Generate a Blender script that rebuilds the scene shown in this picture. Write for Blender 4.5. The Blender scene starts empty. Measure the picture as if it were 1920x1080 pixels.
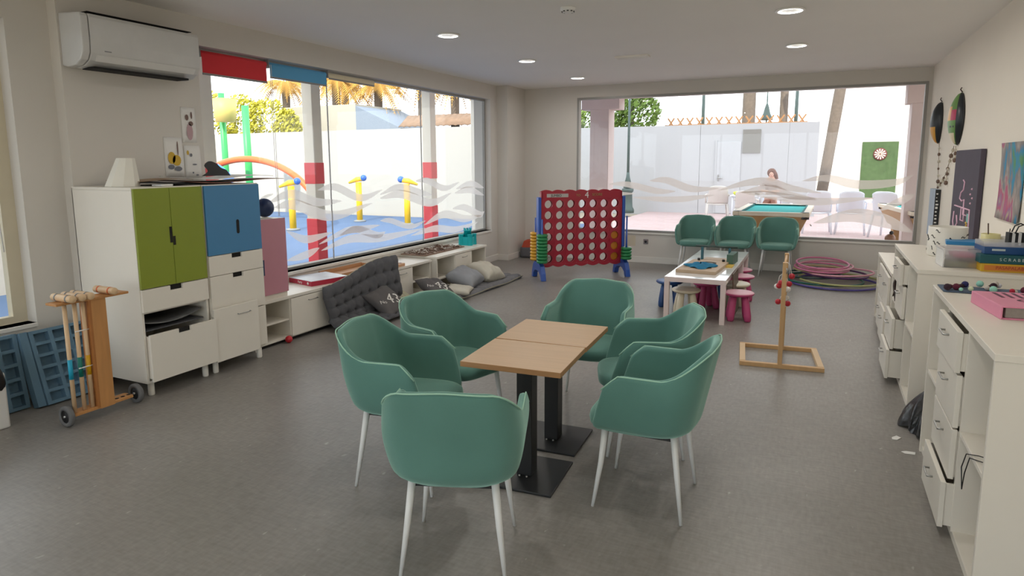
import bpy, bmesh, math, random
from mathutils import Matrix, Vector
from math import sin, cos, pi, radians
random.seed(7)
S = bpy.context.scene
COL = S.collection

# ---------------------------------------------------------------- camera
cam_data = bpy.data.cameras.new('camera'); cam = bpy.data.objects.new('camera', cam_data); COL.objects.link(cam)
cam_data.sensor_width = 36.0; cam_data.lens = 36.0 * 1207.04 / 1920.0
cam_data.shift_y = -62.15 / 1920.0; cam_data.clip_start = .05; cam_data.clip_end = 300
_r, _u, _f = (0.90281551, 0.43000945, -0.00400405), (-0.05781973, 0.13061003, 0.98974638), (-0.42612326, 0.89332687, -0.14277979)
cam.matrix_world = Matrix(((_r[0], _u[0], -_f[0], 0), (_r[1], _u[1], -_f[1], 0), (_r[2], _u[2], -_f[2], 1.65), (0, 0, 0, 1)))
S.camera = cam
# ---------------------------------------------------------------- world, sun, exposure
w = bpy.data.worlds.new('sky'); S.world = w; w.use_nodes = True
bg = w.node_tree.nodes['Background']; bg.inputs[0].default_value = (0.90, 0.95, 1.0, 1); bg.inputs[1].default_value = 2.7
sd = bpy.data.lights.new('sun', 'SUN'); sd.energy = 4.2; sd.color = (1.0, .88, .70); sd.angle = radians(1.0)
sun = bpy.data.objects.new('sun', sd); COL.objects.link(sun)
sun.rotation_euler = Vector((.14, -.78, .62)).to_track_quat('Z', 'Y').to_euler()
S.view_settings.view_transform = 'Standard'; S.view_settings.look = 'None'
S.view_settings.exposure = 0.22; S.view_settings.gamma = 1.0; S.view_settings.use_curve_mapping = False
S.cycles.max_bounces = 10; S.cycles.diffuse_bounces = 6; S.cycles.transparent_max_bounces = 16

# ---------------------------------------------------------------- materials
_M = {}
def srgb(h):
    h = h.lstrip('#'); c = [int(h[i:i+2], 16) / 255 for i in (0, 2, 4)]
    return tuple((x / 12.92 if x <= .04045 else ((x + .055) / 1.055) ** 2.4) for x in c)
def M(name, col, rough=.5, metal=0., var=.06, scale=8., bump=0., bscale=60., alpha=1., trans=0., spec=.5, coat=0.):
    if name in _M: return _M[name]
    if isinstance(col, str): col = srgb(col)
    m = bpy.data.materials.new(name); m.use_nodes = True; nt = m.node_tree; b = nt.nodes['Principled BSDF']
    b.inputs['Roughness'].default_value = rough; b.inputs['Metallic'].default_value = metal
    b.inputs['Specular IOR Level'].default_value = spec; b.inputs['Alpha'].default_value = alpha
    b.inputs['Transmission Weight'].default_value = trans; b.inputs['Coat Weight'].default_value = coat
    tc = nt.nodes.new('ShaderNodeTexCoord'); n = nt.nodes.new('ShaderNodeTexNoise'); n.inputs['Scale'].default_value = scale
    n.inputs['Detail'].default_value = 3; nt.links.new(tc.outputs['Object'], n.inputs['Vector'])
    mx = nt.nodes.new('ShaderNodeMix'); mx.data_type = 'RGBA'
    mx.inputs[6].default_value = tuple(c * (1 - var) for c in col) + (1,); mx.inputs[7].default_value = tuple(min(1, c * (1 + var)) for c in col) + (1,)
    nt.links.new(n.outputs['Fac'], mx.inputs[0]); nt.links.new(mx.outputs[2], b.inputs['Base Color'])
    if bump:
        n2 = nt.nodes.new('ShaderNodeTexNoise'); n2.inputs['Scale'].default_value = bscale; nt.links.new(tc.outputs['Object'], n2.inputs['Vector'])
        bp = nt.nodes.new('ShaderNodeBump'); bp.inputs['Strength'].default_value = bump; bp.inputs['Distance'].default_value = .01
        nt.links.new(n2.outputs['Fac'], bp.inputs['Height']); nt.links.new(bp.outputs['Normal'], b.inputs['Normal'])
    _M[name] = m; return m
def stretch(m, vec):     # stretches the grain of a material's noise
    nt = m.node_tree; mp = nt.nodes.new('ShaderNodeMapping'); mp.inputs['Scale'].default_value = vec
    tc = [n for n in nt.nodes if n.type == 'TEX_COORD'][0]
    nt.links.new(tc.outputs['Object'], mp.inputs['Vector'])
    for n in nt.nodes:
        if n.type == 'TEX_NOISE': nt.links.new(mp.outputs['Vector'], n.inputs['Vector'])
    return m

WALL = M('wall_paint', (.64, .61, .56), .85, var=.03, scale=2)
CEIL = M('ceiling_paint', (.88, .86, .82), .9, var=.03, scale=1)
WHITE = M('white_laminate', (.76, .72, .64), .35, var=.02)
WHITE2 = M('white_edge_band', (.84, .81, .74), .4, var=.02)
TRIMW = M('white_trim', (.74, .72, .67), .5, var=.02)
ALU = M('grey_window_profile', (.30, .29, .27), .45, metal=.3, var=.05)
GREEN = M('sage_green_fabric', (.100, .225, .192), .85, var=.14, scale=4, bump=.15, bscale=400, spec=.2)
_b = GREEN.node_tree.nodes['Principled BSDF']; _b.inputs['Sheen Weight'].default_value = .8; _b.inputs['Sheen Roughness'].default_value = .45; _b.inputs['Sheen Tint'].default_value = (.60, .92, .80, 1)
RIMHI = M('pale_green_rim_highlight', (.33, .55, .43), .7, var=.05, spec=.2)
LEGW = M('white_lacquered_steel', (.72, .73, .72), .35, var=.02)
BLACKM = M('black_powder_coated_steel', (.012, .013, .014), .45, var=.1, spec=.5)
STEEL = M('brushed_steel', (.45, .45, .44), .3, metal=.9, var=.04)
BLACKP = M('black_plastic', (.012, .012, .013), .5)
DARK = M('dark_recess', (.012, .011, .010), .9)
TABLEW = stretch(M('beech_laminate', (.54, .37, .22), .38, var=.10, scale=3, spec=.45), (1, 12, 12))
EDGEW = stretch(M('beech_edge', (.42, .22, .095), .45, var=.12, scale=5), (2, 20, 20))
PINE = stretch(M('oiled_pine', (.50, .24, .08), .5, var=.22, scale=6), (6, 6, .7))
PINEL = stretch(M('pale_pine', (.58, .36, .17), .5, var=.12, scale=6), (6, 6, 1))
BEECHH = stretch(M('turned_beech', (.66, .46, .27), .45, var=.1, scale=6), (6, 6, 1))
KGREEN = M('lime_green_lacquer', (.235, .29, .028), .4, var=.03)
KBLUE = M('mid_blue_lacquer', (.06, .22, .42), .4, var=.03)
KPINK = M('dusty_pink_lacquer', (.52, .235, .29), .4, var=.03)
GREY = M('charcoal_cotton', (.10, .10, .108), .9, var=.25, scale=9, bump=.3, bscale=90, spec=.15)
GREY2 = M('mid_grey_cotton', (.19, .19, .20), .9, var=.2, scale=9, bump=.2, bscale=90, spec=.15)
PILD = M('dark_taupe_grey_cotton', (.12, .112, .112), .9, var=.1, bump=.1, spec=.15)
PILG = M('light_grey_cotton', (.30, .31, .33), .9, var=.15, scale=5, bump=.2, bscale=30, spec=.15)
PILC = M('cream_cotton', (.56, .53, .45), .9, var=.1, scale=5, bump=.2, bscale=30, spec=.15)
PRINT = M('off_white_print', (.72, .70, .66), .8)
REDP = M('dark_red_plastic', (.34, .016, .035), .35, var=.06, coat=.3)
BLUEP = M('royal_blue_plastic', (.02, .085, .38), .35, var=.06, coat=.3)
YELP = M('amber_yellow_plastic', (.72, .36, .02), .35, var=.05, coat=.3)
GRNP = M('green_plastic', (.01, .20, .06), .35, var=.06, coat=.3)
LACK = M('white_lacquer_pink_cast', (.76, .64, .62), .25, var=.02, coat=.3)  # pink cast of reflected light mixed into the white lacquer
LACKT = M('glossy_white_top', (.80, .80, .80), .12, var=.01, coat=.5)
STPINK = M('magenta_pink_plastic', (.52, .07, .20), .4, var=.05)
STPINKT = M('pale_pink_seat_top', (.74, .42, .50), .4, var=.06)  # seat tops set paler than the legs
STCREAM = M('cream_plastic', (.72, .65, .50), .4, var=.04)
NAVY = M('navy_plastic', (.01, .03, .10), .4)
TEAL = M('turquoise_plastic', (.0, .42, .46), .35, var=.05)
FOAM = M('slate_blue_foam', (.12, .22, .31), .8, var=.1, bump=.1)
BAG = M('black_bin_liner', (.01, .01, .012), .28, var=.2, bump=.8, bscale=14, spec=.6)
PAPER = M('white_paper', (.78, .77, .74), .8, var=.02)
LAMPSH = M('ivory_card', (.78, .76, .68), .8, var=.02)
REDF = M('red_blind_fabric', (.66, .03, .04), .8, var=.04)
BLUF = M('sky_blue_blind_fabric', (.10, .36, .62), .8, var=.04)
CREF = M('cream_blind_fabric', (.70, .62, .45), .8, var=.04)

def floor_mat():
    m = bpy.data.materials.new('grey_flecked_carpet_tile'); m.use_nodes = True; nt = m.node_tree; b = nt.nodes['Principled BSDF']
    tc = nt.nodes.new('ShaderNodeTexCoord')
    def noise(sc, det, vec=(1, 1, 1)):
        mp = nt.nodes.new('ShaderNodeMapping'); mp.inputs['Scale'].default_value = vec; nt.links.new(tc.outputs['Object'], mp.inputs['Vector'])
        n = nt.nodes.new('ShaderNodeTexNoise'); n.inputs['Scale'].default_value = sc; n.inputs['Detail'].default_value = det
        nt.links.new(mp.outputs['Vector'], n.inputs['Vector']); return n
    a = noise(55, 4, (1, .25, 1)); c = noise(1.3, 4); s = noise(26, 2, (1, .5, 1)); a2 = noise(60, 3, (.25, 1, 1))
    ad = nt.nodes.new('ShaderNodeMath'); ad.operation = 'ADD'; nt.links.new(a.outputs['Fac'], ad.inputs[0]); nt.links.new(a2.outputs['Fac'], ad.inputs[1])
    r = nt.nodes.new('ShaderNodeValToRGB'); r.color_ramp.elements[0].position = .3; r.color_ramp.elements[0].color = (.205, .193, .177, 1)
    r.color_ramp.elements[1].position = .7; r.color_ramp.elements[1].color = (.298, .280, .258, 1)
    mh = nt.nodes.new('ShaderNodeMath'); mh.operation = 'MULTIPLY'; mh.inputs[1].default_value = .5; nt.links.new(ad.outputs[0], mh.inputs[0]); nt.links.new(mh.outputs[0], r.inputs[0])
    m1 = nt.nodes.new('ShaderNodeMix'); m1.data_type = 'RGBA'; m1.blend_type = 'MULTIPLY'; m1.inputs[0].default_value = 1
    r2 = nt.nodes.new('ShaderNodeValToRGB'); r2.color_ramp.elements[0].position = .3; r2.color_ramp.elements[0].color = (.88, .87, .86, 1); r2.color_ramp.elements[1].position = .7; r2.color_ramp.elements[1].color = (1.04, 1.04, 1.04, 1)
    nt.links.new(c.outputs['Fac'], r2.inputs[0]); nt.links.new(r.outputs[0], m1.inputs[6]); nt.links.new(r2.outputs[0], m1.inputs[7])
    m2 = nt.nodes.new('ShaderNodeMix'); m2.data_type = 'RGBA'; m2.inputs[7].default_value = (.55, .53, .50, 1)
    r3 = nt.nodes.new('ShaderNodeValToRGB'); r3.color_ramp.elements[0].position = .71; r3.color_ramp.elements[0].color = (0, 0, 0, 1); r3.color_ramp.elements[1].position = .78; r3.color_ramp.elements[1].color = (.5, .5, .5, 1)
    nt.links.new(s.outputs['Fac'], r3.inputs[0]); nt.links.new(r3.outputs[0], m2.inputs[0]); nt.links.new(m1.outputs[2], m2.inputs[6])
    nt.links.new(m2.outputs[2], b.inputs['Base Color']); b.inputs['Roughness'].default_value = .40; b.inputs['Specular IOR Level'].default_value = .5
    bp = nt.nodes.new('ShaderNodeBump'); bp.inputs['Strength'].default_value = .25; bp.inputs['Distance'].default_value = .003
    nt.links.new(mh.outputs[0], bp.inputs['Height']); nt.links.new(bp.outputs['Normal'], b.inputs['Normal']); return m
FLOOR = floor_mat()
def glass_mat():
    m = bpy.data.materials.new('window_glass'); m.use_nodes = True; nt = m.node_tree; nt.nodes.clear()
    o = nt.nodes.new('ShaderNodeOutputMaterial'); t = nt.nodes.new('ShaderNodeBsdfTransparent'); t.inputs[0].default_value = (.97, .98, .975, 1)
    g = nt.nodes.new('ShaderNodeBsdfGlossy'); g.inputs['Roughness'].default_value = .02
    lw = nt.nodes.new('ShaderNodeLayerWeight'); pw = nt.nodes.new('ShaderNodeMath'); pw.operation = 'POWER'; pw.inputs[1].default_value = 5; nt.links.new(lw.outputs['Facing'], pw.inputs[0])
    fr = nt.nodes.new('ShaderNodeMath'); fr.operation = 'MULTIPLY_ADD'; fr.inputs[1].default_value = .5; fr.inputs[2].default_value = .02; nt.links.new(pw.outputs[0], fr.inputs[0]); mx = nt.nodes.new('ShaderNodeMixShader')
    nt.links.new(fr.outputs[0], mx.inputs[0]); nt.links.new(t.outputs[0], mx.inputs[1]); nt.links.new(g.outputs[0], mx.inputs[2]); nt.links.new(mx.outputs[0], o.inputs[0]); return m
GLASS = glass_mat()
def film_mat(name, col, fac):
    m = bpy.data.materials.new(name); m.use_nodes = True; nt = m.node_tree; nt.nodes.clear()
    o = nt.nodes.new('ShaderNodeOutputMaterial'); t = nt.nodes.new('ShaderNodeBsdfTransparent')
    d = nt.nodes.new('ShaderNodeBsdfDiffuse'); d.inputs[0].default_value = col + (1,); tr = nt.nodes.new('ShaderNodeBsdfTranslucent'); tr.inputs[0].default_value = col + (1,)
    m1 = nt.nodes.new('ShaderNodeMixShader'); m1.inputs[0].default_value = .7; nt.links.new(d.outputs[0], m1.inputs[1]); nt.links.new(tr.outputs[0], m1.inputs[2])
    mx = nt.nodes.new('ShaderNodeMixShader'); mx.inputs[0].default_value = fac
    nt.links.new(t.outputs[0], mx.inputs[1]); nt.links.new(m1.outputs[0], mx.inputs[2]); nt.links.new(mx.outputs[0], o.inputs[0]); return m
FILM = film_mat('frosted_window_film', (.84, .78, .72), .72)
CLEARP = film_mat('clear_plastic', (.8, .8, .82), .35)

# ---------------------------------------------------------------- mesh helpers
class B:
    def __init__(s, mtx=None): s.bm = bmesh.new(); s.x = mtx or Matrix(); s.mi = 0
    def v(s, p): return s.bm.verts.new(s.x @ Vector(p))
    def f(s, vs, smooth=False):
        try:
            f = s.bm.faces.new(vs); f.material_index = s.mi; f.smooth = smooth; return f
        except ValueError: return None
    def box(s, x0, x1, y0, y1, z0, z1, mtx=None):
        m = mtx or Matrix(); P = [m @ Vector(p) for p in ((x0,y0,z0),(x1,y0,z0),(x1,y1,z0),(x0,y1,z0),(x0,y0,z1),(x1,y0,z1),(x1,y1,z1),(x0,y1,z1))]
        q = [s.v(p) for p in P]
        for i in ((0,3,2,1),(4,5,6,7),(0,1,5,4),(1,2,6,5),(2,3,7,6),(3,0,4,7)): s.f([q[k] for k in i])
        return s
    def cbox(s, c, d, rz=0, rx=0, ry=0):
        m = Matrix.Translation(c) @ Matrix.Rotation(rz, 4, 'Z') @ Matrix.Rotation(rx, 4, 'X') @ Matrix.Rotation(ry, 4, 'Y')
        return s.box(-d[0]/2, d[0]/2, -d[1]/2, d[1]/2, -d[2]/2, d[2]/2, m)
    def tube(s, pts, r, n=12, closed=False, cap=True):
        pts = [Vector(p) for p in pts]; rs = r if isinstance(r, (list, tuple)) else [r] * len(pts); N = len(pts); rings = []
        up = Vector((0, 0, 1)); prev = None
        for i, p in enumerate(pts):
            if closed: t = (pts[(i+1) % N] - pts[i-1])
            else: t = (pts[min(i+1, N-1)] - pts[max(i-1, 0)])
            t.normalize()
            if prev is None:
                a = up if abs(t.z) < .9 else Vector((1, 0, 0)); e1 = t.cross(a).normalized()
            else: e1 = (prev - t * prev.dot(t)); e1 = e1.normalized() if e1.length > 1e-6 else t.cross(up).normalized()
            prev = e1; e2 = t.cross(e1)
            rings.append([s.v(p + (e1 * cos(2*pi*k/n) + e2 * sin(2*pi*k/n)) * rs[i]) for k in range(n)])
        for i in range(N if closed else N - 1):
            a, b = rings[i], rings[(i+1) % N]
            for k in range(n): s.f([a[k], a[(k+1) % n], b[(k+1) % n], b[k]], True)
        if cap and not closed: s.f(rings[0][::-1]); s.f(rings[-1])
        return s
    def lathe(s, prof, c=(0, 0, 0), n=32, mtx=None, sx=1, sy=1):
        m = Matrix.Translation(c) @ (mtx or Matrix()); rings = []
        for r, z in prof:
            if r < 1e-5: rings.append([s.v(m @ Vector((0, 0, z)))])
            else: rings.append([s.v(m @ Vector((r*sx*cos(2*pi*k/n), r*sy*sin(2*pi*k/n), z))) for k in range(n)])
        for a, b in zip(rings, rings[1:]):
            if len(a) == 1 and len(b) == 1: continue
            for k in range(n):
                k2 = (k+1) % n
                if len(a) == 1: s.f([a[0], b[k2], b[k]][::-1], True)
                elif len(b) == 1: s.f([a[k], a[k2], b[0]], True)
                else: s.f([a[k], a[k2], b[k2], b[k]], True)
        closed = abs(prof[0][0] - prof[-1][0]) < 1e-6 and prof[0][0] > 0
        if len(rings[0]) > 1 and not closed: s.f(rings[0][::-1])
        if len(rings[-1]) > 1 and not closed: s.f(rings[-1])
        return s
    def prism(s, pts, h0, h1, axes='xy', mtx=None):
        m = mtx or Matrix()
        def P(a, b, h):
            return m @ Vector({'xy': (a, b, h), 'yz': (h, a, b), 'xz': (a, h, b)}[axes])
        lo = [s.v(P(a, b, h0)) for a, b in pts]; hi = [s.v(P(a, b, h1)) for a, b in pts]; n = len(pts)
        s.f(lo[::-1]); s.f(hi)
        for k in range(n): s.f([lo[k], lo[(k+1) % n], hi[(k+1) % n], hi[k]])
        return s
    def sphere(s, c, r, sx=1, sy=1, sz=1, n=16):
        return s.lathe([(r*sin(pi*i/(n//2)) if 0 < i < n//2 else 0, -r*sz*cos(pi*i/(n//2))) for i in range(n//2 + 1)], c, n, sx=sx, sy=sy)
    def grid(s, P, nu, nv, smooth=True, closed_u=False):
        g = [[s.v(P(i / (nu if closed_u else nu - 1), j / (nv - 1))) for j in range(nv)] for i in range(nu)]
        for i in range(nu if closed_u else nu - 1):
            for j in range(nv - 1): s.f([g[i][j], g[(i+1) % nu][j], g[(i+1) % nu][j+1], g[i][j+1]], smooth)
        return g
    def build(s, name, mat, parent=None, bevel=0, seg=2, solid=0, sub=0, label=None, cat=None, group=None, kind=None, loc=None, rot=None, recalc=True, off=0):
        if recalc: bmesh.ops.recalc_face_normals(s.bm, faces=s.bm.faces)
        me = bpy.data.meshes.new(name); s.bm.to_mesh(me); s.bm.free()
        for m in (mat if isinstance(mat, (list, tuple)) else [mat]): me.materials.append(m)
        o = bpy.data.objects.new(name, me); COL.objects.link(o)
        if parent: o.parent = parent
        if solid:
            q = o.modifiers.new('solid', 'SOLIDIFY'); q.thickness = solid; q.offset = off
        if bevel:
            q = o.modifiers.new('bevel', 'BEVEL'); q.width = bevel; q.segments = seg; q.limit_method = 'ANGLE'; q.angle_limit = radians(50); q.harden_normals = False
        if sub:
            q = o.modifiers.new('sub', 'SUBSURF'); q.levels = sub; q.render_levels = sub
        if loc: o.location = loc
        if rot: o.rotation_euler = rot
        tag(o, label, cat, group, kind); return o
def tag(o, label=None, cat=None, group=None, kind=None):
    if label: o['label'] = label
    if cat: o['category'] = cat
    if group: o['group'] = group
    if kind: o['kind'] = kind
    return o
def thing(name, label, cat, loc=(0, 0, 0), rz=0, group=None, rot=None):
    o = bpy.data.objects.new(name, None); COL.objects.link(o); o.location = loc; o.rotation_euler = rot or (0, 0, rz); o.empty_display_size = .1
    return tag(o, label, cat, group)
def dup(root, loc, rz=0, label=None, group=None, rot=None):
    def cp(o, par):
        c = o.copy(); COL.objects.link(c)
        if par: c.parent = par
        for ch in [k for k in KIDS(o)]: cp(ch, c)
        return c
    r = cp(root, None); r.location = loc; r.rotation_euler = rot or (0, 0, rz)
    if label: r['label'] = label
    if group: r['group'] = group
    return r
def KIDS(o): return list(o.children)
def SB(name, mat, *boxes, bevel=0, parent=None, label=None):
    b = B()
    for q in boxes: b.box(*q)
    return b.build(name, mat, parent, bevel=bevel, kind=None if parent else 'structure', label=label)
def text(txt, size, depth, name, mat, parent, mtx, label=None, align='CENTER'):
    cu = bpy.data.curves.new('t', 'FONT'); cu.body = txt; cu.size = size; cu.extrude = depth; cu.align_x = align; cu.align_y = 'CENTER'
    to = bpy.data.objects.new('t', cu); COL.objects.link(to); bpy.context.view_layer.update()
    me = bpy.data.meshes.new_from_object(to.evaluated_get(bpy.context.evaluated_depsgraph_get())); bpy.data.objects.remove(to)
    me.materials.clear(); me.materials.append(mat); me.transform(mtx)
    o = bpy.data.objects.new(name, me); COL.objects.link(o)
    if parent: o.parent = parent
    return tag(o, label)
def frame_m(o, xa, ya):  # matrix with local x along xa, y along ya
    xa = Vector(xa).normalized(); ya = Vector(ya).normalized(); za = xa.cross(ya)
    return Matrix(((xa.x, ya.x, za.x, o[0]), (xa.y, ya.y, za.y, o[1]), (xa.z, ya.z, za.z, o[2]), (0, 0, 0, 1)))
def sm(t): t = max(0, min(1, t)); return t * t * (3 - 2 * t)
def catmull(P, n=8):
    P = [Vector(p) for p in P]; Q = [2*P[0]-P[1]] + P + [2*P[-1]-P[-2]]; out = []
    for i in range(1, len(Q) - 2):
        for k in range(n):
            t = k / n; a, b, c, d = Q[i-1:i+3]
            out.append(.5 * ((2*b) + (c-a)*t + (2*a-5*b+4*c-d)*t*t + (3*b-a-3*c+d)*t**3))
    return out + [P[-1]]

# ================================================================ SETTING: room shell
H = 2.89; XL = -4.896; XN = -5.0; XR = 1.28; YB = 10.4; YR = -2.8
SB('floor', FLOOR, (-5.2, XR + .2, YR - .2, YB + .2, -.12, 0))
SB('ceiling', CEIL, (-5.2, XR + .2, YR - .2, YB + .2, H, H + .2))
# left wall (with the AC pier) around the big window
SB('wall_left', WALL, (-5.2, XL, 2.87, 4.0, 0, H), (-5.2, XL, 4.0, 9.47, 0, .535), (-5.2, XL, 4.0, 9.47, 2.655, H), (-5.2, XL, 9.47, YB, 0, H), (XL, -4.70, 9.70, YB, 0, H))
SB('wall_near_left', WALL, (-5.2, XN, YR, -1.6, 0, H), (-5.2, XN, 2.59, 2.87, 0, H), (-5.2, XN, -1.6, 2.59, 0, .53), (-5.2, XN, -1.6, 2.59, 2.62, H))
SB('wall_back', WALL, (-5.2, -3.74, YB, YB + .2, 0, H), (1.236, XR + .2, YB, YB + .2, 0, H), (-3.74, 1.236, YB, YB + .2, 0, .50), (-3.74, 1.236, YB, YB + .2, 2.70, H))
SB('wall_right', M('wall_paint_right_lit', (.84, .78, .68), .85, var=.03, scale=2), (XR, XR + .2, YR, YB, 0, H))  # lighter, warmer copy of the wall paint; window light put into the colour
SB('wall_rear', WALL, (-5.2, -4.6, YR - .2, YR, 0, H), (.9, XR + .2, YR - .2, YR, 0, H), (-4.6, .9, YR - .2, YR, 2.6, H), (-4.6, .9, YR - .2, YR, 0, .06))
w4 = thing('added_window_4', None, None) if False else bpy.data.objects.new('added_window_4', None); COL.objects.link(w4); w4['kind'] = 'structure'  # unseen glazed rear wall, added so daylight fills the room
SB('baseboard_back', TRIMW, (-4.70, XR, YB - .014, YB, 0, .10), bevel=.003)
SB('baseboard_left', TRIMW, (XL, XL + .014, 8.2, 9.70, 0, .10), (XL, -4.686, 9.686, 9.70, 0, .10), (-4.70, -4.686, 9.70, YB, 0, .10), bevel=.003)
SB('baseboard_right', TRIMW, (XR - .014, XR, YR, YB, 0, .10), bevel=.003)

def ribbon(pts2, th, plane, name, parent, flip=1):
    c = catmull([(a, b, 0) for a, b in pts2], 8); n = len(c); top, bot = [], []
    for i, p in enumerate(c):
        t = (c[min(i+1, n-1)] - c[max(i-1, 0)]).normalized(); nn = Vector((-t.y, t.x, 0)); q = th * max(.0, sin(pi * i / (n-1))) ** .8 + .003
        top.append((p + nn * q)); bot.append((p - nn * q))
    b = B()
    for h in (0, .0015):
        pass
    ax, val = plane
    def P(p, h): return (val + h, p.x, p.y) if ax == 'x' else (p.x, val + h, p.y)
    g = [[b.v(P(top[i], 0)), b.v(P(bot[i], 0))] for i in range(n)]
    for i in range(n - 1): b.f([g[i][0], g[i+1][0], g[i+1][1], g[i][1]])
    return b.build(name, FILM, parent)
for k in range(4):
    x0 = -4.6 + k*1.375; B().box(x0 + .03, x0 + 1.345, YR - .105, YR - .097, .09, 2.57).build('glass_pane', GLASS, w4)
    B().box(x0, x0 + 1.375, YR - .13, YR - .07, .06, .09).box(x0, x0 + 1.375, YR - .13, YR - .07, 2.57, 2.6).box(x0, x0 + .03, YR - .13, YR - .07, .09, 2.57).box(x0 + 1.345, x0 + 1.375, YR - .13, YR - .07, .09, 2.57).build('window_frame', ALU, w4)
# window_1: left picture window
w1 = thing('window_1', None, None); w1['kind'] = 'structure'
GX = -5.01
fr = B(); fr.box(GX - .02, GX + .02, 4.0, 9.47, .535, .56).box(GX - .02, GX + .02, 4.0, 9.47, 2.625, 2.655).box(GX - .02, GX + .02, 9.44, 9.47, .56, 2.625).box(GX - .02, GX + .02, 4.0, 4.03, .56, 2.625)
fr.build('window_frame', ALU, w1)
for y0, y1 in ((4.03, 5.735), (5.74, 7.60), (7.605, 9.44)):
    B().box(GX - .004, GX + .004, y0, y1, .56, 2.625).build('glass_pane', GLASS, w1)
for y in (5.7375, 7.6025): B().box(GX - .006, GX + .006, y - .004, y + .004, .56, 2.625).build('silicone_joint', M('grey_silicone', (.35, .35, .35), .6), w1)
LW = [([(4.7,1.298),(4.78,1.32),(4.87,1.338)],.012),([(4.81,1.255),(5.11,1.326),(5.49,1.221),(5.91,1.209)],.05),([(4.88,1.202),(5.17,1.211),(5.73,1.05),(6.47,1.152)],.06),([(5.52,1.354),(5.81,1.373),(6.26,1.228),(6.68,1.307)],.045),([(5.03,.942),(5.31,.827),(5.72,.861)],.04),([(6.63,1.249),(7.04,1.328),(7.55,1.236),(7.84,1.185)],.045),([(6.63,1.202),(7.11,1.234),(7.81,1.08),(8.38,1.191)],.06),([(7.44,1.4),(7.74,1.392),(8.18,1.271),(8.62,1.343)],.045),([(8.52,1.25),(8.99,1.307),(9.42,1.232)],.05),([(8.48,1.187),(8.93,1.217),(9.42,1.11)],.05),([(8.41,.956),(8.77,.949),(9.26,.804),(9.43,.836)],.055),([(6.62,.921),(6.84,.902),(7.29,.785),(7.66,.834)],.035),([(5.85,.817),(6.15,.857),(6.54,.745),(6.72,.768)],.045),([(7.62,.777),(8.16,.886),(8.77,.774),(9.34,.781)],.06),([(5.01,.635),(5.29,.659),(5.5,.71)],.04),([(5.5,.752),(5.94,.852),(6.24,.854),(6.61,.867)],.04),([(5.53,.676),(6.04,.753),(6.66,.699),(7.65,.728)],.05),([(7.3,.66),(7.9,.70),(8.5,.63),(9.2,.68)],.05)]
for p, t in LW: ribbon(p, t, ('x', GX + .006), 'wave_film', w1)
SB('trim_1', TRIMW, (-5.0, XL + .012, 4.0, 9.47, .50, .535), bevel=.004)
# window_2: back picture window
w2 = thing('window_2', None, None); w2['kind'] = 'structure'
GY = YB + .045
fr = B(); fr.box(-3.74, 1.236, YB - .01, YB + .07, .50, .535).box(-3.74, 1.236, YB - .01, YB + .07, 2.665, 2.70).box(-3.74, -3.705, YB - .01, YB + .07, .535, 2.665).box(1.20, 1.236, YB - .01, YB + .07, .535, 2.665)
fr.build('window_frame', ALU, w2)
for x0, x1 in ((-3.705, -2.052), (-2.048, -.392), (-.388, 1.20)): B().box(x0, x1, GY - .004, GY + .004, .535, 2.665).build('glass_pane', GLASS, w2)
BW = [([(-3.18,1.28),(-2.85,1.275),(-2.38,1.177),(-2.08,1.174)],.05),([(-2.5,1.339),(-2.23,1.35),(-1.83,1.219),(-1.42,1.233)],.055),([(-1.42,1.201),(-1.01,1.32),(-.71,1.339),(-.41,1.255),(.02,1.184)],.06),([(-1.12,1.164),(-.71,1.243),(-.41,1.145),(-.04,1.089)],.06),([(-2.78,1.066),(-2.08,1.046),(-1.49,1.125)],.045),([(-.24,1.359),(.08,1.4),(.48,1.312),(.94,1.347),(1.15,1.451)],.06),([(-1.09,1.181),(-.67,1.14),(-.04,1.058),(.7,1.127)],.06),([(-.06,.744),(.45,.87),(.86,.8),(1.2,.656)],.10),([(.78,.949),(1.03,1.097),(1.19,1.189)],.05),([(-3.38,1.216),(-3.1,1.131),(-2.74,1.128)],.03)]
for p, t in BW: ribbon(p, t, ('y', GY - .006), 'wave_film', w2)
SB('trim_2', TRIMW, (-3.76, 1.236, YB - .02, YB + .10, .47, .50), bevel=.004)
# window_3: near-left window, its unseen near part lengthened to let in more light
w3 = thing('window_3', None, None); w3['kind'] = 'structure'
fr = B()
for q in ((-5.17, -5.11, -1.6, 2.59, .53, .58), (-5.17, -5.11, -1.6, 2.59, 2.57, 2.62), (-5.17, -5.11, -1.6, -1.55, .58, 2.57), (-5.17, -5.11, .45, .53, .58, 2.57), (-5.17, -5.11, 2.50, 2.59, .58, 2.57)): fr.box(*q)
fr.build('window_frame', M('cream_window_profile', (.62, .56, .42), .5), w3)
B().box(-5.145, -5.137, .53, 2.50, .58, 2.57).build('glass_pane', GLASS, w3); B().box(-5.145, -5.137, -1.55, .45, .58, 2.57).build('glass_pane', GLASS, w3)
B().tube([(-5.06, 2.40, 2.5), (-5.055, 2.44, 1.6), (-5.05, 2.46, 1.05)], .004, 6).build('blind_cord', PAPER, w3)
SB('trim_3', TRIMW, (-5.11, XN + .012, -1.6, 2.59, .50, .53), bevel=.004)

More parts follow.
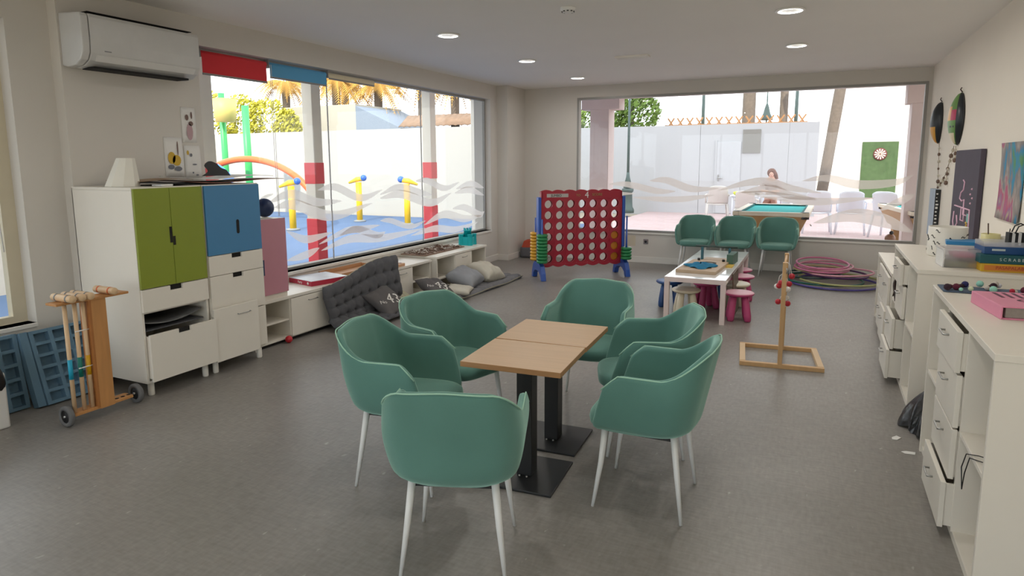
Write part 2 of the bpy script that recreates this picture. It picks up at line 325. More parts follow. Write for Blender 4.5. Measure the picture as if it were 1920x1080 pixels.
# ceiling fittings
def lamp_light(parent, p):
    ld = bpy.data.lights.new('downlight_lamp', 'AREA'); ld.shape = 'DISK'; ld.size = .165; ld.energy = LAMPW * ((.2 if parent.location.y < 5 else 1.0) if parent.location.x < -3 else (.75 if parent.location.y < 5 else 1.35)); ld.spread = radians(180); ld.color = (1.0, .96, .90)
    lo = bpy.data.objects.new('downlight_lamp', ld); COL.objects.link(lo); lo.parent = parent; lo.location = p
LAMPW = 8.5
_d = M('opal_diffuser', (.85, .85, .82), .5).node_tree.nodes['Principled BSDF']; _d.inputs['Emission Color'].default_value = (1, .98, .94, 1); _d.inputs['Emission Strength'].default_value = .15
def downlight(x, y, lab):
    t = thing('ceiling_downlight', lab, 'ceiling light', (x, y, H), group='round recessed downlights')
    B().lathe([(.085, -.002), (.112, -.002), (.118, -.009), (.11, -.016), (.09, -.014), (.085, -.002)], n=32).build('bezel', M('white_bezel', (.95, .95, .93), .4), t)
    B().lathe([(0, -.003), (.085, -.004), (.085, -.001), (0, -.001)], n=32).build('diffuser', M('opal_diffuser', (.85, .85, .82), .5), t)
    lamp_light(t, (0, 0, -.006))
for x, y, l in ((-3.386, 5.66, 'round white downlight high on the left, above the blue blind end of the window'), (-.308, 6.02, 'largest round white downlight, nearest the camera on the right'), (-.317, 7.828, 'round white downlight in front of the back window, right of the rectangular vent'), (-3.353, 7.48, 'dull grey round downlight left of the rectangular ceiling vent'), (-3.346, 9.301, 'smallest faint downlight close to the back wall corner')):
    downlight(x, y, l)
for x, y, l in ((-3.36, 3.84, 'added fill downlight above the tall cabinets, outside the photo top'), (-3.36, 2.0, 'added fill downlight above the croquet trolley, outside the photo'), (-.31, 4.2, 'added fill downlight above the right armchairs, outside the photo'), (-.31, 2.4, 'added fill downlight above the nearest shelving cabinet, outside the photo'), (-3.36, .2, 'added fill downlight behind the camera, left'), (-.31, .5, 'added fill downlight right above the camera'), (-1.85, 3.0, 'added fill downlight above the wooden pedestal tables, outside the photo')):
    downlight(x, y, l)  # unseen downlights added to brighten the room
t = thing('ceiling_vent', 'thin rectangular white vent in the middle of the ceiling', 'vent', (-2.102, 7.753, H))
B().box(-.20, .20, -.07, .07, -.022, 0).build('vent_frame', WHITE2, t, bevel=.003)
B().box(-.18, .18, -.05, -.03, -.026, -.022).box(-.18, .18, -.01, .01, -.026, -.022).box(-.18, .18, .03, .05, -.026, -.022).build('vent_slats', TRIMW, t)
t = thing('smoke_detector', 'white dome smoke detector at the top centre of the ceiling', 'smoke detector', (-1.933, 5.128, H))
B().lathe([(0, 0), (.062, 0), (.062, -.018), (.05, -.035), (.03, -.042), (0, -.044)], n=32).build('detector_body', M('white_plastic', (.82, .82, .80), .4), t)
b = B()
for k in range(10):
    a = 2 * pi * k / 10; b.cbox((.047 * cos(a), .047 * sin(a), -.033), (.012, .016, .008), rz=a)
b.build('detector_vents', BLACKP, t)

# ---------------------------------------------------------------- air conditioner
t = thing('air_conditioner', 'white wall-mounted split air conditioner above the tall cabinets', 'air conditioner', (XL, 2.88, 0))
prof = [(0, 2.34), (.06, 2.325), (.15, 2.335), (.215, 2.37), (.245, 2.42), (.25, 2.50), (.25, 2.66), (.235, 2.685), (0, 2.70)]
B().prism([(a, b) for a, b in prof], .06, .94, 'xz').build('body', M('white_glossy_plastic', (.60, .60, .585), .35), t, bevel=.006)
B().prism([(a - .002 if a > 0 else 0, b) for a, b in prof], 0, .055, 'xz').build('end_cap', _M['white_glossy_plastic'], t, bevel=.01)
B().cbox((.225, .5, 2.388), (.006, .80, .05), ry=radians(35)).build('air_flap', M('white_flap', (.70, .70, .68), .4), t, bevel=.002)
B().box(.06, .20, .10, .86, 2.319, 2.333).build('air_outlet', DARK, t)
B().box(.03, .22, .07, .90, 2.699, 2.703).build('top_grille', DARK, t)
B().box(.2505, .252, .15, .20, 2.435, 2.443).build('badge', M('grey_badge', (.25, .25, .26), .4), t)

# ---------------------------------------------------------------- blinds
def blind(y0, y1, mat, drop, lab, cord=None):
    t = thing('roller_blind', lab, 'blind', (-4.955, y0, 2.60), group='roller blinds over the left window')
    B().tube([(0, 0, 0), (0, y1 - y0, 0)], .028, 16).build('fabric_roll', mat, t)
    B().box(.026, .028, .01, y1 - y0 - .01, drop, 0).build('fabric', mat, t)
    B().box(.020, .034, .01, y1 - y0 - .01, drop - .018, drop).build('bottom_bar', M('grey_blind_bar', (.25, .24, .23), .5), t, bevel=.003)
    B().box(-.03, .03, -.006, 0, -.035, .05).build('bracket', M('grey_blind_bar', (.25, .24, .23), .5), t)
    if cord: B().tube([(.035, cord - .008, 0), (.037, cord - .01, -.8), (.037, cord, -1.48), (.037, cord + .012, -1.48), (.037, cord + .014, -.8), (.035, cord + .01, 0)], .0025, 6).build('pull_cord', PAPER, t)
    return t
blind(4.06, 4.81, REDF, -.165, 'red roller blind rolled down a hand-width at the left end of the window')
blind(4.835, 5.655, BLUF, -.11, 'light blue roller blind beside the red one', cord=.01)
blind(5.68, 6.50, CREF, -.028, 'cream roller blind rolled fully up, right of the light blue one', cord=0)

# ================================================================ CHAIRS
def chair_sections(s):
    a = abs(s)            # 1 at the arm front, 0 at the centre of the back
    q = 1 - a             # 0 front .. 1 back centre
    h = .690 + .126 * sm((q - .31) / .31) + .010 * sm((q - .60) / .4)
    h -= .070 * (1 - sm(q / .085)) ** 1.6
    return h
def plan(s, z, inset=0):
    q = 1 - abs(s); sg = 1 if s >= 0 else -1
    k = max(0, min(1, (z - .40) / .22)); k2 = max(0, min(1, (z - .62) / .2))
    W = .224 + .043 * (1 - (1 - k) ** 2) - .022 * k2 - inset
    bb = .215 + .088 * ((z - .40) / .42) - inset
    bf = .210 - .075 * max(0, (z - .44) / .25) - inset * .3
    r = .115
    if q < .40: y = bf + (-(bb - r) - bf) * (q / .40); x = W
    elif q < .66:
        a = (q - .40) / .26 * pi / 2; x = W - r + r * cos(a); y = -(bb - r) - r * sin(a)
    else: x = (W - r) * (1 - (q - .66) / .34); y = -bb - .012 * sin((q - .66) / .34 * pi / 2)
    return sg * x, y
def shell_mesh():
    b = B()
    def P(u, v):
        s = 1 - 2 * u; h = chair_sections(s); z = .402 + (h - .402) * v
        ins = .034 * max(0, 1 - v / .10) ** 2
        x, y = plan(s, z, ins); return (x, y, z)
    b.grid(P, 57, 13); return b
def make_chair(label):
    t = thing('armchair', label, 'chair')
    sh = shell_mesh().build('shell', GREEN, t, solid=.034, sub=1)
    pts = []
    for i in range(57):
        s = 1 - 2 * i / 56; h = chair_sections(s); x, y = plan(s, h, -.0125); pts.append((x, y, h - .004))
    B().tube(pts, .0036, 6).build('edge_line', RIMHI, t)  # pale line along the rim: light catching the shell edge, put into colour
    b = B(); rings = []
    n = 48
    for z, k in ((.385, .80), (.390, .93), (.402, .985), (.425, 1.0), (.445, .985), (.457, .93), (.463, .80), (.467, .5), (.468, .0)):
        ring = []
        for i in range(n):
            a = 2 * pi * i / n; e = 2 / 4.2
            x = .222 * math.copysign(abs(cos(a)) ** e, cos(a)); y = math.copysign(abs(sin(a)) ** e, sin(a))
            y = y * .235 + .03; x *= (1 - .10 * max(0, -y) / .2); x *= 1 - .06 * max(0, (y - .15) / .12) 
            ring.append(b.v((x * k, (y - .03) * k + .03, z)))
        rings.append(ring)
    for p, q in zip(rings, rings[1:]):
        for i in range(n): b.f([p[i], p[(i+1) % n], q[(i+1) % n], q[i]], True)
    b.f(rings[0][::-1])
    b.build('seat', GREEN, t)
    for sx in (-1, 1):
        for sy in (1, -1):
            B().tube([(sx*.165, sy*.155 + (.01 if sy > 0 else 0), .41), (sx*.185, sy*.18, .22), (sx*.212, sy*.21, 0)], [.0165, .0135, .008], 14).build('leg', LEGW, t)
    b = B(); b.box(-.17, .17, -.16, -.14, .374, .388).box(-.17, .17, .14, .16, .374, .388).box(-.17, -.15, -.16, .16, .374, .388).box(.15, .17, -.16, .16, .374, .388).build('underframe', BLACKM, t)
    return t
ch0 = make_chair('sage green armchair nearest the camera, back turned, near end of tables')
def face(fx, fy): return math.atan2(-fx, fy)
ch0.location = (-1.30, 2.21, 0); ch0.rotation_euler = (0, 0, face(-.35, .94)); ch0['group'] = 'green armchairs around the two tables'
for x, y, f, l in ((-1.90, 2.71, (.98, .17), 'sage green armchair at the near left of the tables, facing right'),
                   (-1.97, 3.34, (.93, -.28), 'sage green armchair at the far left of the tables, beyond the near left one'),
                   (-1.36, 4.03, (.05, -1), 'sage green armchair at the far end of the tables, facing the camera'),
                   (-.87, 3.60, (-.94, -.33), 'sage green armchair at the far right, partly hidden behind the near right one'),
                   (-.70, 3.01, (-1, -.02), 'sage green armchair at the near right of the tables, seen from its side')):
    dup(ch0, (x, y, 0), face(*f), l, 'green armchairs around the two tables')
for x, l in ((-1.68, 'left green armchair of the row of three under the back window'), (-1.10, 'middle green armchair of the row of three under the back window'), (-.52, 'right green armchair of the row of three under the back window, nearest the hoops')):
    dup(ch0, (x, 10.02, 0), pi + (.03 if x < -1.5 else -.02), l, 'green armchairs lined up under the back window')

# ================================================================ BISTRO TABLES
def bistro(loc, rz, sx, sy, plate, lab, coff):
    t = thing('bistro_table', lab, 'table', loc, rz, 'wooden pedestal tables pushed together')
    b = B(); b.box(-sx/2, sx/2, -sy/2, sy/2, .632, .660); o = b.build('tabletop', [TABLEW, EDGEW], t, bevel=.002)
    for p in o.data.polygons:
        if abs(p.normal.z) < .5: p.material_index = 1
    B().box(-.042 + coff, .042 + coff, -.045, .045, .012, .632).build('column', BLACKM, t, bevel=.004)
    B().box(-.15 + coff, .15 + coff, -.15, .15, .618, .6315).build('top_plate', BLACKM, t)
    B().box(-plate/2 + coff, plate/2 + coff, -plate/2, plate/2, 0, .014).build('base_plate', BLACKM, t, bevel=.003)
    b = B()
    for x in (-.02, .02): b.lathe([(0, .022), (.006, .020), (.006, .014)], (x + coff, -.06, 0), 10)
    b.build('base_bolts', STEEL, t)
bistro((-1.338, 2.955, 0), radians(4.0), .528, .452, .395, 'nearer wooden-topped pedestal table with black column and plate foot', .012)
bistro((-1.365, 3.428, 0), radians(3.0), .532, .476, .385, 'farther wooden-topped pedestal table behind the nearer one', .0)

# ================================================================ LEFT SIDE: tall cabinets
def leg_round(p, x, y, h, r=.022): return B().lathe([(r*.85, 0), (r, .005), (r, h)], (x, y, 0), 16).build('leg', WHITE2, p)
def notch_front(name, mat, x, y0, y1, z0, z1, nz, parent, t=.018, nw=.10, nh=.035):
    """drawer front with a rectangular finger notch cut in its top edge"""
    yc = (y0 + y1) / 2
    B().prism([(y0, z0), (y1, z0), (y1, z1), (yc + nw/2, z1), (yc + nw/2, z1 - nh), (yc - nw/2, z1 - nh), (yc - nw/2, z1), (y0, z1)], x, x + t, 'yz').build(name, mat, parent, bevel=.0015)
XC = -4.22
# green cabinet
t = thing('tall_cabinet', 'tall white cabinet with two lime green doors and open middle bay', 'cabinet', (0, 0, 0))
y0, y1 = 2.845, 3.39
b = B(); b.box(-4.88, XC, y0, y0 + .018, .10, 1.4665).box(-4.88, XC, y1 - .018, y1, .10, 1.4665).box(-4.88, XC, y0, y1, 1.467, 1.487).box(-4.88, XC, y0 + .018, y1 - .018, .10, .118).box(-4.88, -4.87, y0, y1, .10, 1.48)
b.box(-4.88, XC - .01, y0 + .018, y1 - .018, .765, .780).box(-4.88, XC - .01, y0 + .018, y1 - .018, .60, .612)
b.build('carcass', WHITE, t, bevel=.0015)
ym = (y0 + y1) / 2
for a, c, nm in ((y0 + .004, ym - .0015, -1), (ym + .0015, y1 - .004, 1)):
    hy = ym - .004 if nm < 0 else ym + .004
    o = B().prism([(a, .782), (c, .782), (c, 1.478), (a, 1.478)], XC, XC + .018, 'yz').build('door', KGREEN, t, bevel=.0015)
    hb = (ym - .022, ym - .002, 1.085, 1.20) if nm < 0 else (ym + .002, ym + .022, 1.065, 1.13)
    B().box(XC + .018, XC + .0195, hb[0], hb[1], hb[2], hb[3]).build('handle_slot', DARK, o)
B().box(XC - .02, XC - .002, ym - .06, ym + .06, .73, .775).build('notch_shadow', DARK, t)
notch_front('drawer', WHITE, XC, y0 + .004, y1 - .004, .615, .776, 0, t)
b = B(); b.box(-4.80, XC + .055, y0 + .022, y0 + .034, .135, .44).box(-4.80, XC + .055, y1 - .034, y1 - .022, .135, .44).box(-4.80, XC + .05, y0 + .034, y1 - .034, .135, .145)
dr = b.build('drawer_box', WHITE, t)
notch_front('drawer', WHITE, XC + .055, y0 - .002, y1 + .002, .125, .462, 0, t)
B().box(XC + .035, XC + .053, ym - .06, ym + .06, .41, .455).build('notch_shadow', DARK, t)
for x in (-4.82, -4.26):
    for y in (y0 + .05, y1 - .04): leg_round(t, x, y, .10)
# stuff in the bay
b = B(); b.grid(lambda u, v: (-4.8 + .60 * u, y0 + .03 + .46 * v, .622 - .045 * (1 - u) * 0 - .03 * sin(pi * v) - .035 + .02 * u), 10, 12)
o = B().box(-4.75, -4.24, y0 + .035, y1 - .04, .470, .478).build('dark_felt_sheet', GREY, None, bevel=.001, label='dark folded felt sheet lying in the open bay above the big drawer', cat='felt sheet')
b = B()
b.grid(lambda u, v: (-4.76 + .53 * u, y0 + .035 + .45 * v, .500 + .035 * (2 * v - 1) ** 2 + .02 * v), 8, 14)
b.build('magazine', M('grey_marbled_cover', (.12, .12, .12), .4, var=.5, scale=20), None, solid=.006, label='grey patterned magazine curving upward in the green cabinet bay', cat='magazine')
# blue cabinet
t = thing('tall_cabinet', 'tall white cabinet with one mid blue door', 'cabinet', (0, 0, 0))
y0, y1 = 3.405, 3.94
b = B(); b.box(-4.88, XC, y0, y0 + .018, .10, 1.4665).box(-4.88, XC, y1 - .018, y1, .10, 1.4665).box(-4.88, XC, y0, y1, 1.467, 1.487).box(-4.88, XC, y0 + .018, y1 - .018, .10, .118).box(-4.88, -4.87, y0, y1, .10, 1.48)
b.box(-4.88, XC - .01, y0 + .018, y1 - .018, .925, .940)
b.build('carcass', WHITE, t, bevel=.0015)
o = B().box(XC, XC + .018, y0 + .004, y1 - .004, .942, 1.479).build('door', KBLUE, t, bevel=.0015)
ymb = 3.70
B().prism([(ymb + .014 * cos(a) , (1.19 if sin(a) > 0 else 1.105) + .014 * sin(a)) for a in [2*pi*k/20 + .01 for k in range(20)]], XC + .0175, XC + .0195, 'yz').build('handle_slot', DARK, o)
notch_front('drawer', WHITE, XC, y0 + .004, y1 - .004, .782, .937, 0, t)
notch_front('drawer', WHITE, XC, y0 + .004, y1 - .004, .462, .778, 0, t)
notch_front('drawer', WHITE, XC, y0 + .004, y1 - .004, .122, .455, 0, t)
ym = (y0 + y1) / 2
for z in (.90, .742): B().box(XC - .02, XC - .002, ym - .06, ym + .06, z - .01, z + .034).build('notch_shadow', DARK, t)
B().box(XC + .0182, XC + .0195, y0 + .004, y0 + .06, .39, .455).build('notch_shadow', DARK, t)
for x in (-4.82, -4.26):
    for y in (y0 + .04, y1 - .05): leg_round(t, x, y, .10)
t = thing('door_panel', 'loose white door panel with small bar handle against the blue cabinet drawers', 'door panel', (-4.175, 3.385, .11), group=None)
b = B(); b.box(0, .018, 0, .43, 0, .42); b.build('panel', WHITE, t, bevel=.002)
B().tube([(.018, .22, .345), (.034, .22, .345), (.034, .34, .345), (.018, .34, .345)], .004, 8).build('bar_handle', STEEL, t)
B().box(-.02, 0, .02, .41, .0, .02).build('bottom_cleat', WHITE, t)
# pink cabinet on the bench
t = thing('wall_cabinet', 'dusty pink door cabinet standing on the low bench', 'cabinet', (0, 0, 0))
y0, y1 = 4.125, 4.41
B().box(-4.87, -4.42, y0, y1, .4365, 1.155).build('carcass', WHITE, t, bevel=.0015)
B().box(-4.42, -4.402, y0 - .02, y1, .475, 1.155).build('door', KPINK, t, bevel=.0015)
B().box(-4.4025, -4.401, y0 - .015, y0 + .012, .66, .80).build('handle_slot', NAVY, t)

# benches
def bench(y0, y1, xf, top, bays, lab, handles=True):
    t = thing('low_bench_cabinet', lab, 'bench cabinet', (0, 0, 0), group=None)
    b = B(); b.box(-4.88, xf + .008, y0, y1, top - .028, top); b.build('worktop', WHITE, t, bevel=.002)
    b = B(); b.box(-4.88, xf - .01, y0 + .005, y0 + .025, 0, top - .028).box(-4.88, xf - .01, y1 - .025, y1 - .005, 0, top - .028).box(-4.88, xf - .02, y0 + .025, y1 - .025, .03, .05).box(-4.88, -4.868, y0 + .02, y1 - .02, .02, top - .03)
    for k, (a, c, kind) in enumerate(bays):
        if k: b.box(-4.88, xf - .01, a - .009, a + .009, .05, top - .028)
        if kind == 'shelf': b.box(-4.88, xf - .02, a + .009, c - .009, top * .46, top * .46 + .016)
        if kind == 'low': b.box(-4.88, xf - .02, a + .009, c - .009, top * .34, top * .34 + .016)
    b.build('carcass', WHITE, t, bevel=.0015)
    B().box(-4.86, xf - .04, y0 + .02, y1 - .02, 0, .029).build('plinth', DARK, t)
    for a, c, kind in bays:
        if kind == 'door':
            d = B().box(xf - .010, xf + .006, a + .002, c - .002, .045, top - .034).build('door', WHITE, t, bevel=.0015)
            m = (a + c) / 2 + .02
            B().tube([(xf + .006, m - .06, top - .085), (xf + .022, m - .06, top - .085), (xf + .022, m + .06, top - .085), (xf + .006, m + .06, top - .085)], .004, 8).build('handle', STEEL, d)
    return t
bench(3.965, 6.82, -4.38, .436, [(3.99, 4.40, 'shelf'), (4.40, 4.93, 'door'), (4.93, 5.42, 'shelf'), (5.42, 5.95, 'shelf'), (5.95, 6.39, 'door'), (6.39, 6.80, 'shelf')], 'long low white bench cabinet starting beside the blue cabinet')
bench(6.84, 8.175, -4.31, .468, [(6.87, 7.28, 'low'), (7.28, 7.73, 'door'), (7.73, 8.15, 'low')], 'shorter low white bench cabinet nearest the back corner, standing slightly forward')

# things on the benches
t = thing('board_game_box', 'flat dark red board game box with pale lid on the bench', 'box', (-4.63, 5.06, .436), radians(-14))
B().box(-.20, .20, -.22, .22, 0, .048).build('box_base', M('dark_red_card', (.42, .02, .05), .5), t, bevel=.002)
B().box(-.198, .198, -.218, .218, .0482, .051).build('lid_picture', M('pale_blue_print', (.60, .66, .74), .25, var=.25, scale=4), t)
text('Party', .036, .0006, 'side_lettering', PAPER, t, frame_m((.00, -.2203, .024), (1, 0, 0), (0, 0, 1)))
B().lathe([(0, 0), (.014, 0), (.014, .001), (0, .001)], n=16, mtx=frame_m((.14, -.2203, .024), (1, 0, 0), (0, 0, 1))).build('side_emblem', PAPER, t)
t = thing('wooden_tray', 'shallow orange-brown wooden tray behind the propped grey mat', 'tray', (-4.72, 5.72, .436), 0)
b = B(); b.box(-.13, .20, -.42, .30, 0, .012).box(-.13, .20, -.42, -.405, .012, .045).box(-.13, .20, .285, .30, .012, .045).box(-.13, -.118, -.42, .30, .012, .05).box(.188, .20, -.42, .30, .012, .05)
b.build('tray', M('orange_brown_wood', (.50, .26, .12), .5, var=.15), t, bevel=.002)
t = thing('game_board', 'small pale wooden game board with dark pits on the bench', 'board game', (-4.56, 6.16, .436), 0)
B().box(-.14, .17, -.13, .10, 0, .035).build('board', M('pale_orange_wood', (.62, .36, .20), .5, var=.1), t, bevel=.006)
b = B()
for i in range(3):
    for j in range(4): b.lathe([(0, .0352), (.018, .0352), (.02, .0365), (.021, .0352)], (-.10 + .075 * j, -.09 + .075 * i, 0), 12)
b.build('pits', M('dark_pit', (.10, .04, .02), .7), t, kind='stuff')
# sticks mat
t = thing('stick_mat', 'long mat of knotted brown and white twigs on the farther bench', 'mat', (-4.66, 7.30, .468), 0)
B().box(-.19, .19, -.48, .52, 0, .012).build('mat_base', M('brown_mat', (.22, .14, .10), .9, var=.3, scale=30), t)
random.seed(3); b = B(); b2 = B()
for k in range(170):
    x, y, a = random.uniform(-.17, .17), random.uniform(-.46, .50), random.uniform(0, pi); l = random.uniform(.02, .05); q = b if k % 3 else b2
    q.tube([(x - l*cos(a), y - l*sin(a), .018), (x, y, .018 + random.uniform(0, .02)), (x + l*cos(a), y + l*sin(a), .018)], .005, 5)
b.build('brown_twigs', M('twig_brown', (.16, .09, .06), .8), t, kind='stuff'); b2.build('white_twigs', M('twig_white', (.62, .58, .52), .8), t, kind='stuff')
# teal castle
t = thing('toy_castle', 'turquoise plastic sand castle mould on the far bench end', 'toy', (-4.56, 8.07, .468), .1)
b = B(); b.box(-.09, .09, -.09, .09, 0, .12)
for sx in (-1, 1):
    for sy in (-1, 1): b.lathe([(.04, 0), (.036, .14), (.04, .14), (.04, .16), (.03, .16)], (sx*.07, sy*.07, 0), 12)
b.build('castle_walls', TEAL, t, bevel=.003)
b = B(); b.lathe([(.06, .12), (.052, .20), (.058, .20), (.058, .215), (.04, .215)], n=14)
for k in range(6):
    a = 2*pi*k/6; b.cbox((.048*cos(a), .048*sin(a), .228), (.018, .022, .028), rz=a)
b.build('keep_tower', TEAL, t)
# red ball on floor
B().sphere((0, 0, 0), .033, n=20).build('toy_ball', M('red_plastic', (.55, .02, .03), .4), loc=(-4.36, 4.335, .034), label='small red ball on the floor in front of the low bench', cat='ball')
B().sphere((0, 0, 0), .087, n=24).build('ball', NAVY, loc=(-4.60, 4.36, 1.243), label='dark navy ball resting on top of the pink cabinet', cat='ball')
# on tall cabinets
t = thing('lampshade', 'ivory card lampshade on top of the green cabinet', 'lampshade', (-4.52, 2.99, 1.488), radians(10))
b = B()
def LS(u, v):
    a = 2 * pi * u; r = .115 - .055 * v; x, y = r * cos(a), r * sin(a)
    return (x * .95, y * 1.0 + .045 * v, .20 * v)
b.grid(LS, 9, 2, False, closed_u=True); b.build('shade', LAMPSH, t, solid=.002)
b = B(); b.tube([(-.05, .045, .17), (.05, .045, .17)], .002, 6).build('shade_wire', STEEL, t)
def sheet(nm, mat, x0, x1, y0, y1, z, amp, ph, lab, th=.003):
    b = B(); b.grid(lambda u, v: (x0 + (x1-x0)*u, y0 + (y1-y0)*v, z + amp * (sin(ph + 5*v + 2*u) + 1)), 8, 24)
    return b.build(nm, mat, solid=th, label=lab, cat='card sheet')
sheet('card_sheet', M('black_card', (.03, .03, .032), .7), -4.80, -4.26, 3.08, 3.72, 1.492, .010, 0, 'black curling card sheet lying across both tall cabinets', .004)
sheet('card_sheet', M('rust_brown_card', (.24, .11, .08), .7), -4.84, -4.24, 3.42, 4.26, 1.498, .010, 1.6, 'rust brown card sheet overhanging the right end of the blue cabinet', .004)
sheet('paper_sheet', PAPER, -4.82, -4.26, 3.50, 4.16, 1.526, .012, 2.2, 'white paper sheet on top of the stacked card sheets')
sheet('card_sheet', M('brown_card', (.30, .20, .12), .7), -4.80, -4.40, 3.05, 3.48, 1.520, .006, 3, 'tan brown card sheet at the left of the stacked sheets')
pts = catmull([(3.70, 0, 0), (3.78, .05, 0), (3.74, .11, 0), (3.80, .155, 0), (3.88, .135, 0), (3.95, .085, 0), (4.02, .06, 0), (4.07, 0, 0)], 6)
B().prism([(3.72 + (p.x - 3.70)*.75, 1.545 + p.y*.78) for p in pts], -4.60, -4.588, 'yz').build('card_cutout', M('black_card', (.03, .03, .032), .7), label='black fin-shaped card cutout standing on the cabinet top', cat='cutout')
o = B().box(-4.36, -4.25, 3.10, 3.19, 1.488, 1.502).build('eraser', PAPER, bevel=.003, label='white plastic eraser block at the front of the cabinet top', cat='eraser')
# drawings on the pier wall (plain generic drawings)
def drawing(y0, y1, z0, z1, lab, marks):
    t = thing('wall_drawing', lab, 'drawing', (XL + .002, y0, z0), group='drawings taped to the wall')
    b = B(); b.grid(lambda u, v: (.006 * sin(pi * v) * u + .0005, (y1-y0) * u, (z1-z0) * v), 6, 6); b.build('paper', PAPER, t, solid=.0008)
    k = 0
    for (a, c, ra, rc, col) in marks:
        B().prism([(a + ra*cos(q), c + rc*sin(q)) for q in [2*pi*i/14 for i in range(14)]], .0075, .0085, 'yz').build('drawn_shape', M('crayon_' + col[0], col[1], .8), t); k += 1
YEL = ('yellow', (.62, .40, .05)); GRY = ('grey', (.18, .19, .22)); PNK = ('pink', (.50, .34, .36)); BRN = ('brown', (.20, .13, .11))
drawing(3.615, 3.785, 1.535, 1.865, 'child drawing in yellow and grey, lowest left of the three', [(.06, .16, .035, .05, YEL), (.105, .14, .04, .045, YEL), (.05, .085, .03, .02, GRY), (.115, .07, .035, .02, GRY), (.12, .24, .006, .06, BRN)])
drawing(3.795, 3.93, 1.825, 2.12, 'child drawing of faint pink and brown strokes, topmost of the three', [(.07, .09, .03, .07, PNK), (.05, .21, .016, .025, BRN), (.085, .16, .022, .02, BRN), (.095, .23, .008, .03, BRN)])
drawing(3.80, 3.955, 1.52, 1.80, 'child drawing of scattered small grey dots, nearest the window edge', [(.06, .20, .012, .014, GRY), (.09, .12, .022, .006, GRY), (.07, .05, .008, .008, GRY), (.11, .03, .014, .006, GRY), (.03, .22, .010, .02, YEL)])

# ---------------------------------------------------------------- mats and cushions
def tuft(d1, d2, p=.14):
    a = (d1 / p) % 1 - .5; b = (d2 / p) % 1 - .5; a = min(abs(a + .5) % 1, 1 - abs(a + .5) % 1); b = min(abs(b + .5) % 1, 1 - abs(b + .5) % 1)
    r = math.hypot(a, b); return 1 - .75 * math.exp(-(r / .20) ** 2) - .12 * math.exp(-(min(a, b) / .12) ** 2)
def edge(u, v, L, W, r=.05):
    d = min(u * L, (1-u) * L, v * W, (1-v) * W); return sm(min(1, d / r + .12)) ** .5
t = thing('floor_mat', 'grey tufted mat lying on the floor beside the farther bench', 'mat', (-4.375, 6.15, 0), radians(-1))
Lm, Wm = 2.15, .56
b = B()
def top(u, v):
    wob = .012 * sin(9 * u + 2)
    return (Wm * v + wob, Lm * u, .004 + .058 * edge(u, v, Lm, Wm) * tuft(u * Lm, v * Wm) + .008 * sin(14 * u) * v)
b.grid(top, 120, 44); b.grid(lambda u, v: (Wm * v + .012 * sin(9 * u + 2), Lm * u, .002), 30, 4)
b.build('mat_body', GREY2, t)
pp = [(Wm + .012 * sin(9 * u + 2), Lm * u, .026 + .008 * sin(14*u)) for u in [i/40 for i in range(41)]]
B().tube(pp, .006, 6).build('edge_line', M('tan_piping', (.30, .28, .20), .8), t)
# propped mat: back leans on the bench, foot lies on the floor
t = thing('floor_mat', 'dark grey tufted mat propped upright against the bench front', 'mat', (0, 0, 0))
def topz(u): return .432 + .165 * sm(u * 1.15) ** .8
def prop(u, v):
    # v 0: top edge, .45: fold, 1: front edge on the floor
    y = 4.80 + 1.20 * u; ft = edge(u, v, 1.2, .95, .04)
    if v < .48:
        k = v / .48; z = topz(u) * (1 - k) + .07 * k; x = -4.358 + .05 * sm(k) + .018 * sin(7 * u + 3 * k); th = .055 * ft * tuft(u * 1.2 + .03, k * .5)
        return (x + th, y - .02 * sin(5 * k), z)
    k = (v - .48) / .52; a = min(1, k / .15) 
    x = -4.308 + .30 * k + .028 * sin(pi * a / 2) ; z = .07 - .045 * sm(a) + .045 * ft * tuft(u * 1.2 + .03, k * .32) + .035 * math.exp(-((u - .08) / .07) ** 2) * (1 - k)
    return (x + .02, y + .05 * k * (u - .3), max(.012, z))
b = B(); b.grid(prop, 90, 80); b.build('mat_body', GREY, t, solid=.012, off=-1)
B().tube([(-4.350 + .018 * sin(7 * u), 4.80 + 1.2 * u - .0, topz(u) + .006) for u in [i/30 for i in range(31)]], .007, 6).build('edge_line', M('tan_piping', (.30, .28, .20), .8), t)
B().tube([tuple(Vector(prop(1, v)) + Vector((.0, .004, 0))) for v in [i/24*.46 for i in range(25)]], .006, 6).build('edge_line', M('tan_piping', (.30, .28, .20), .8), t)

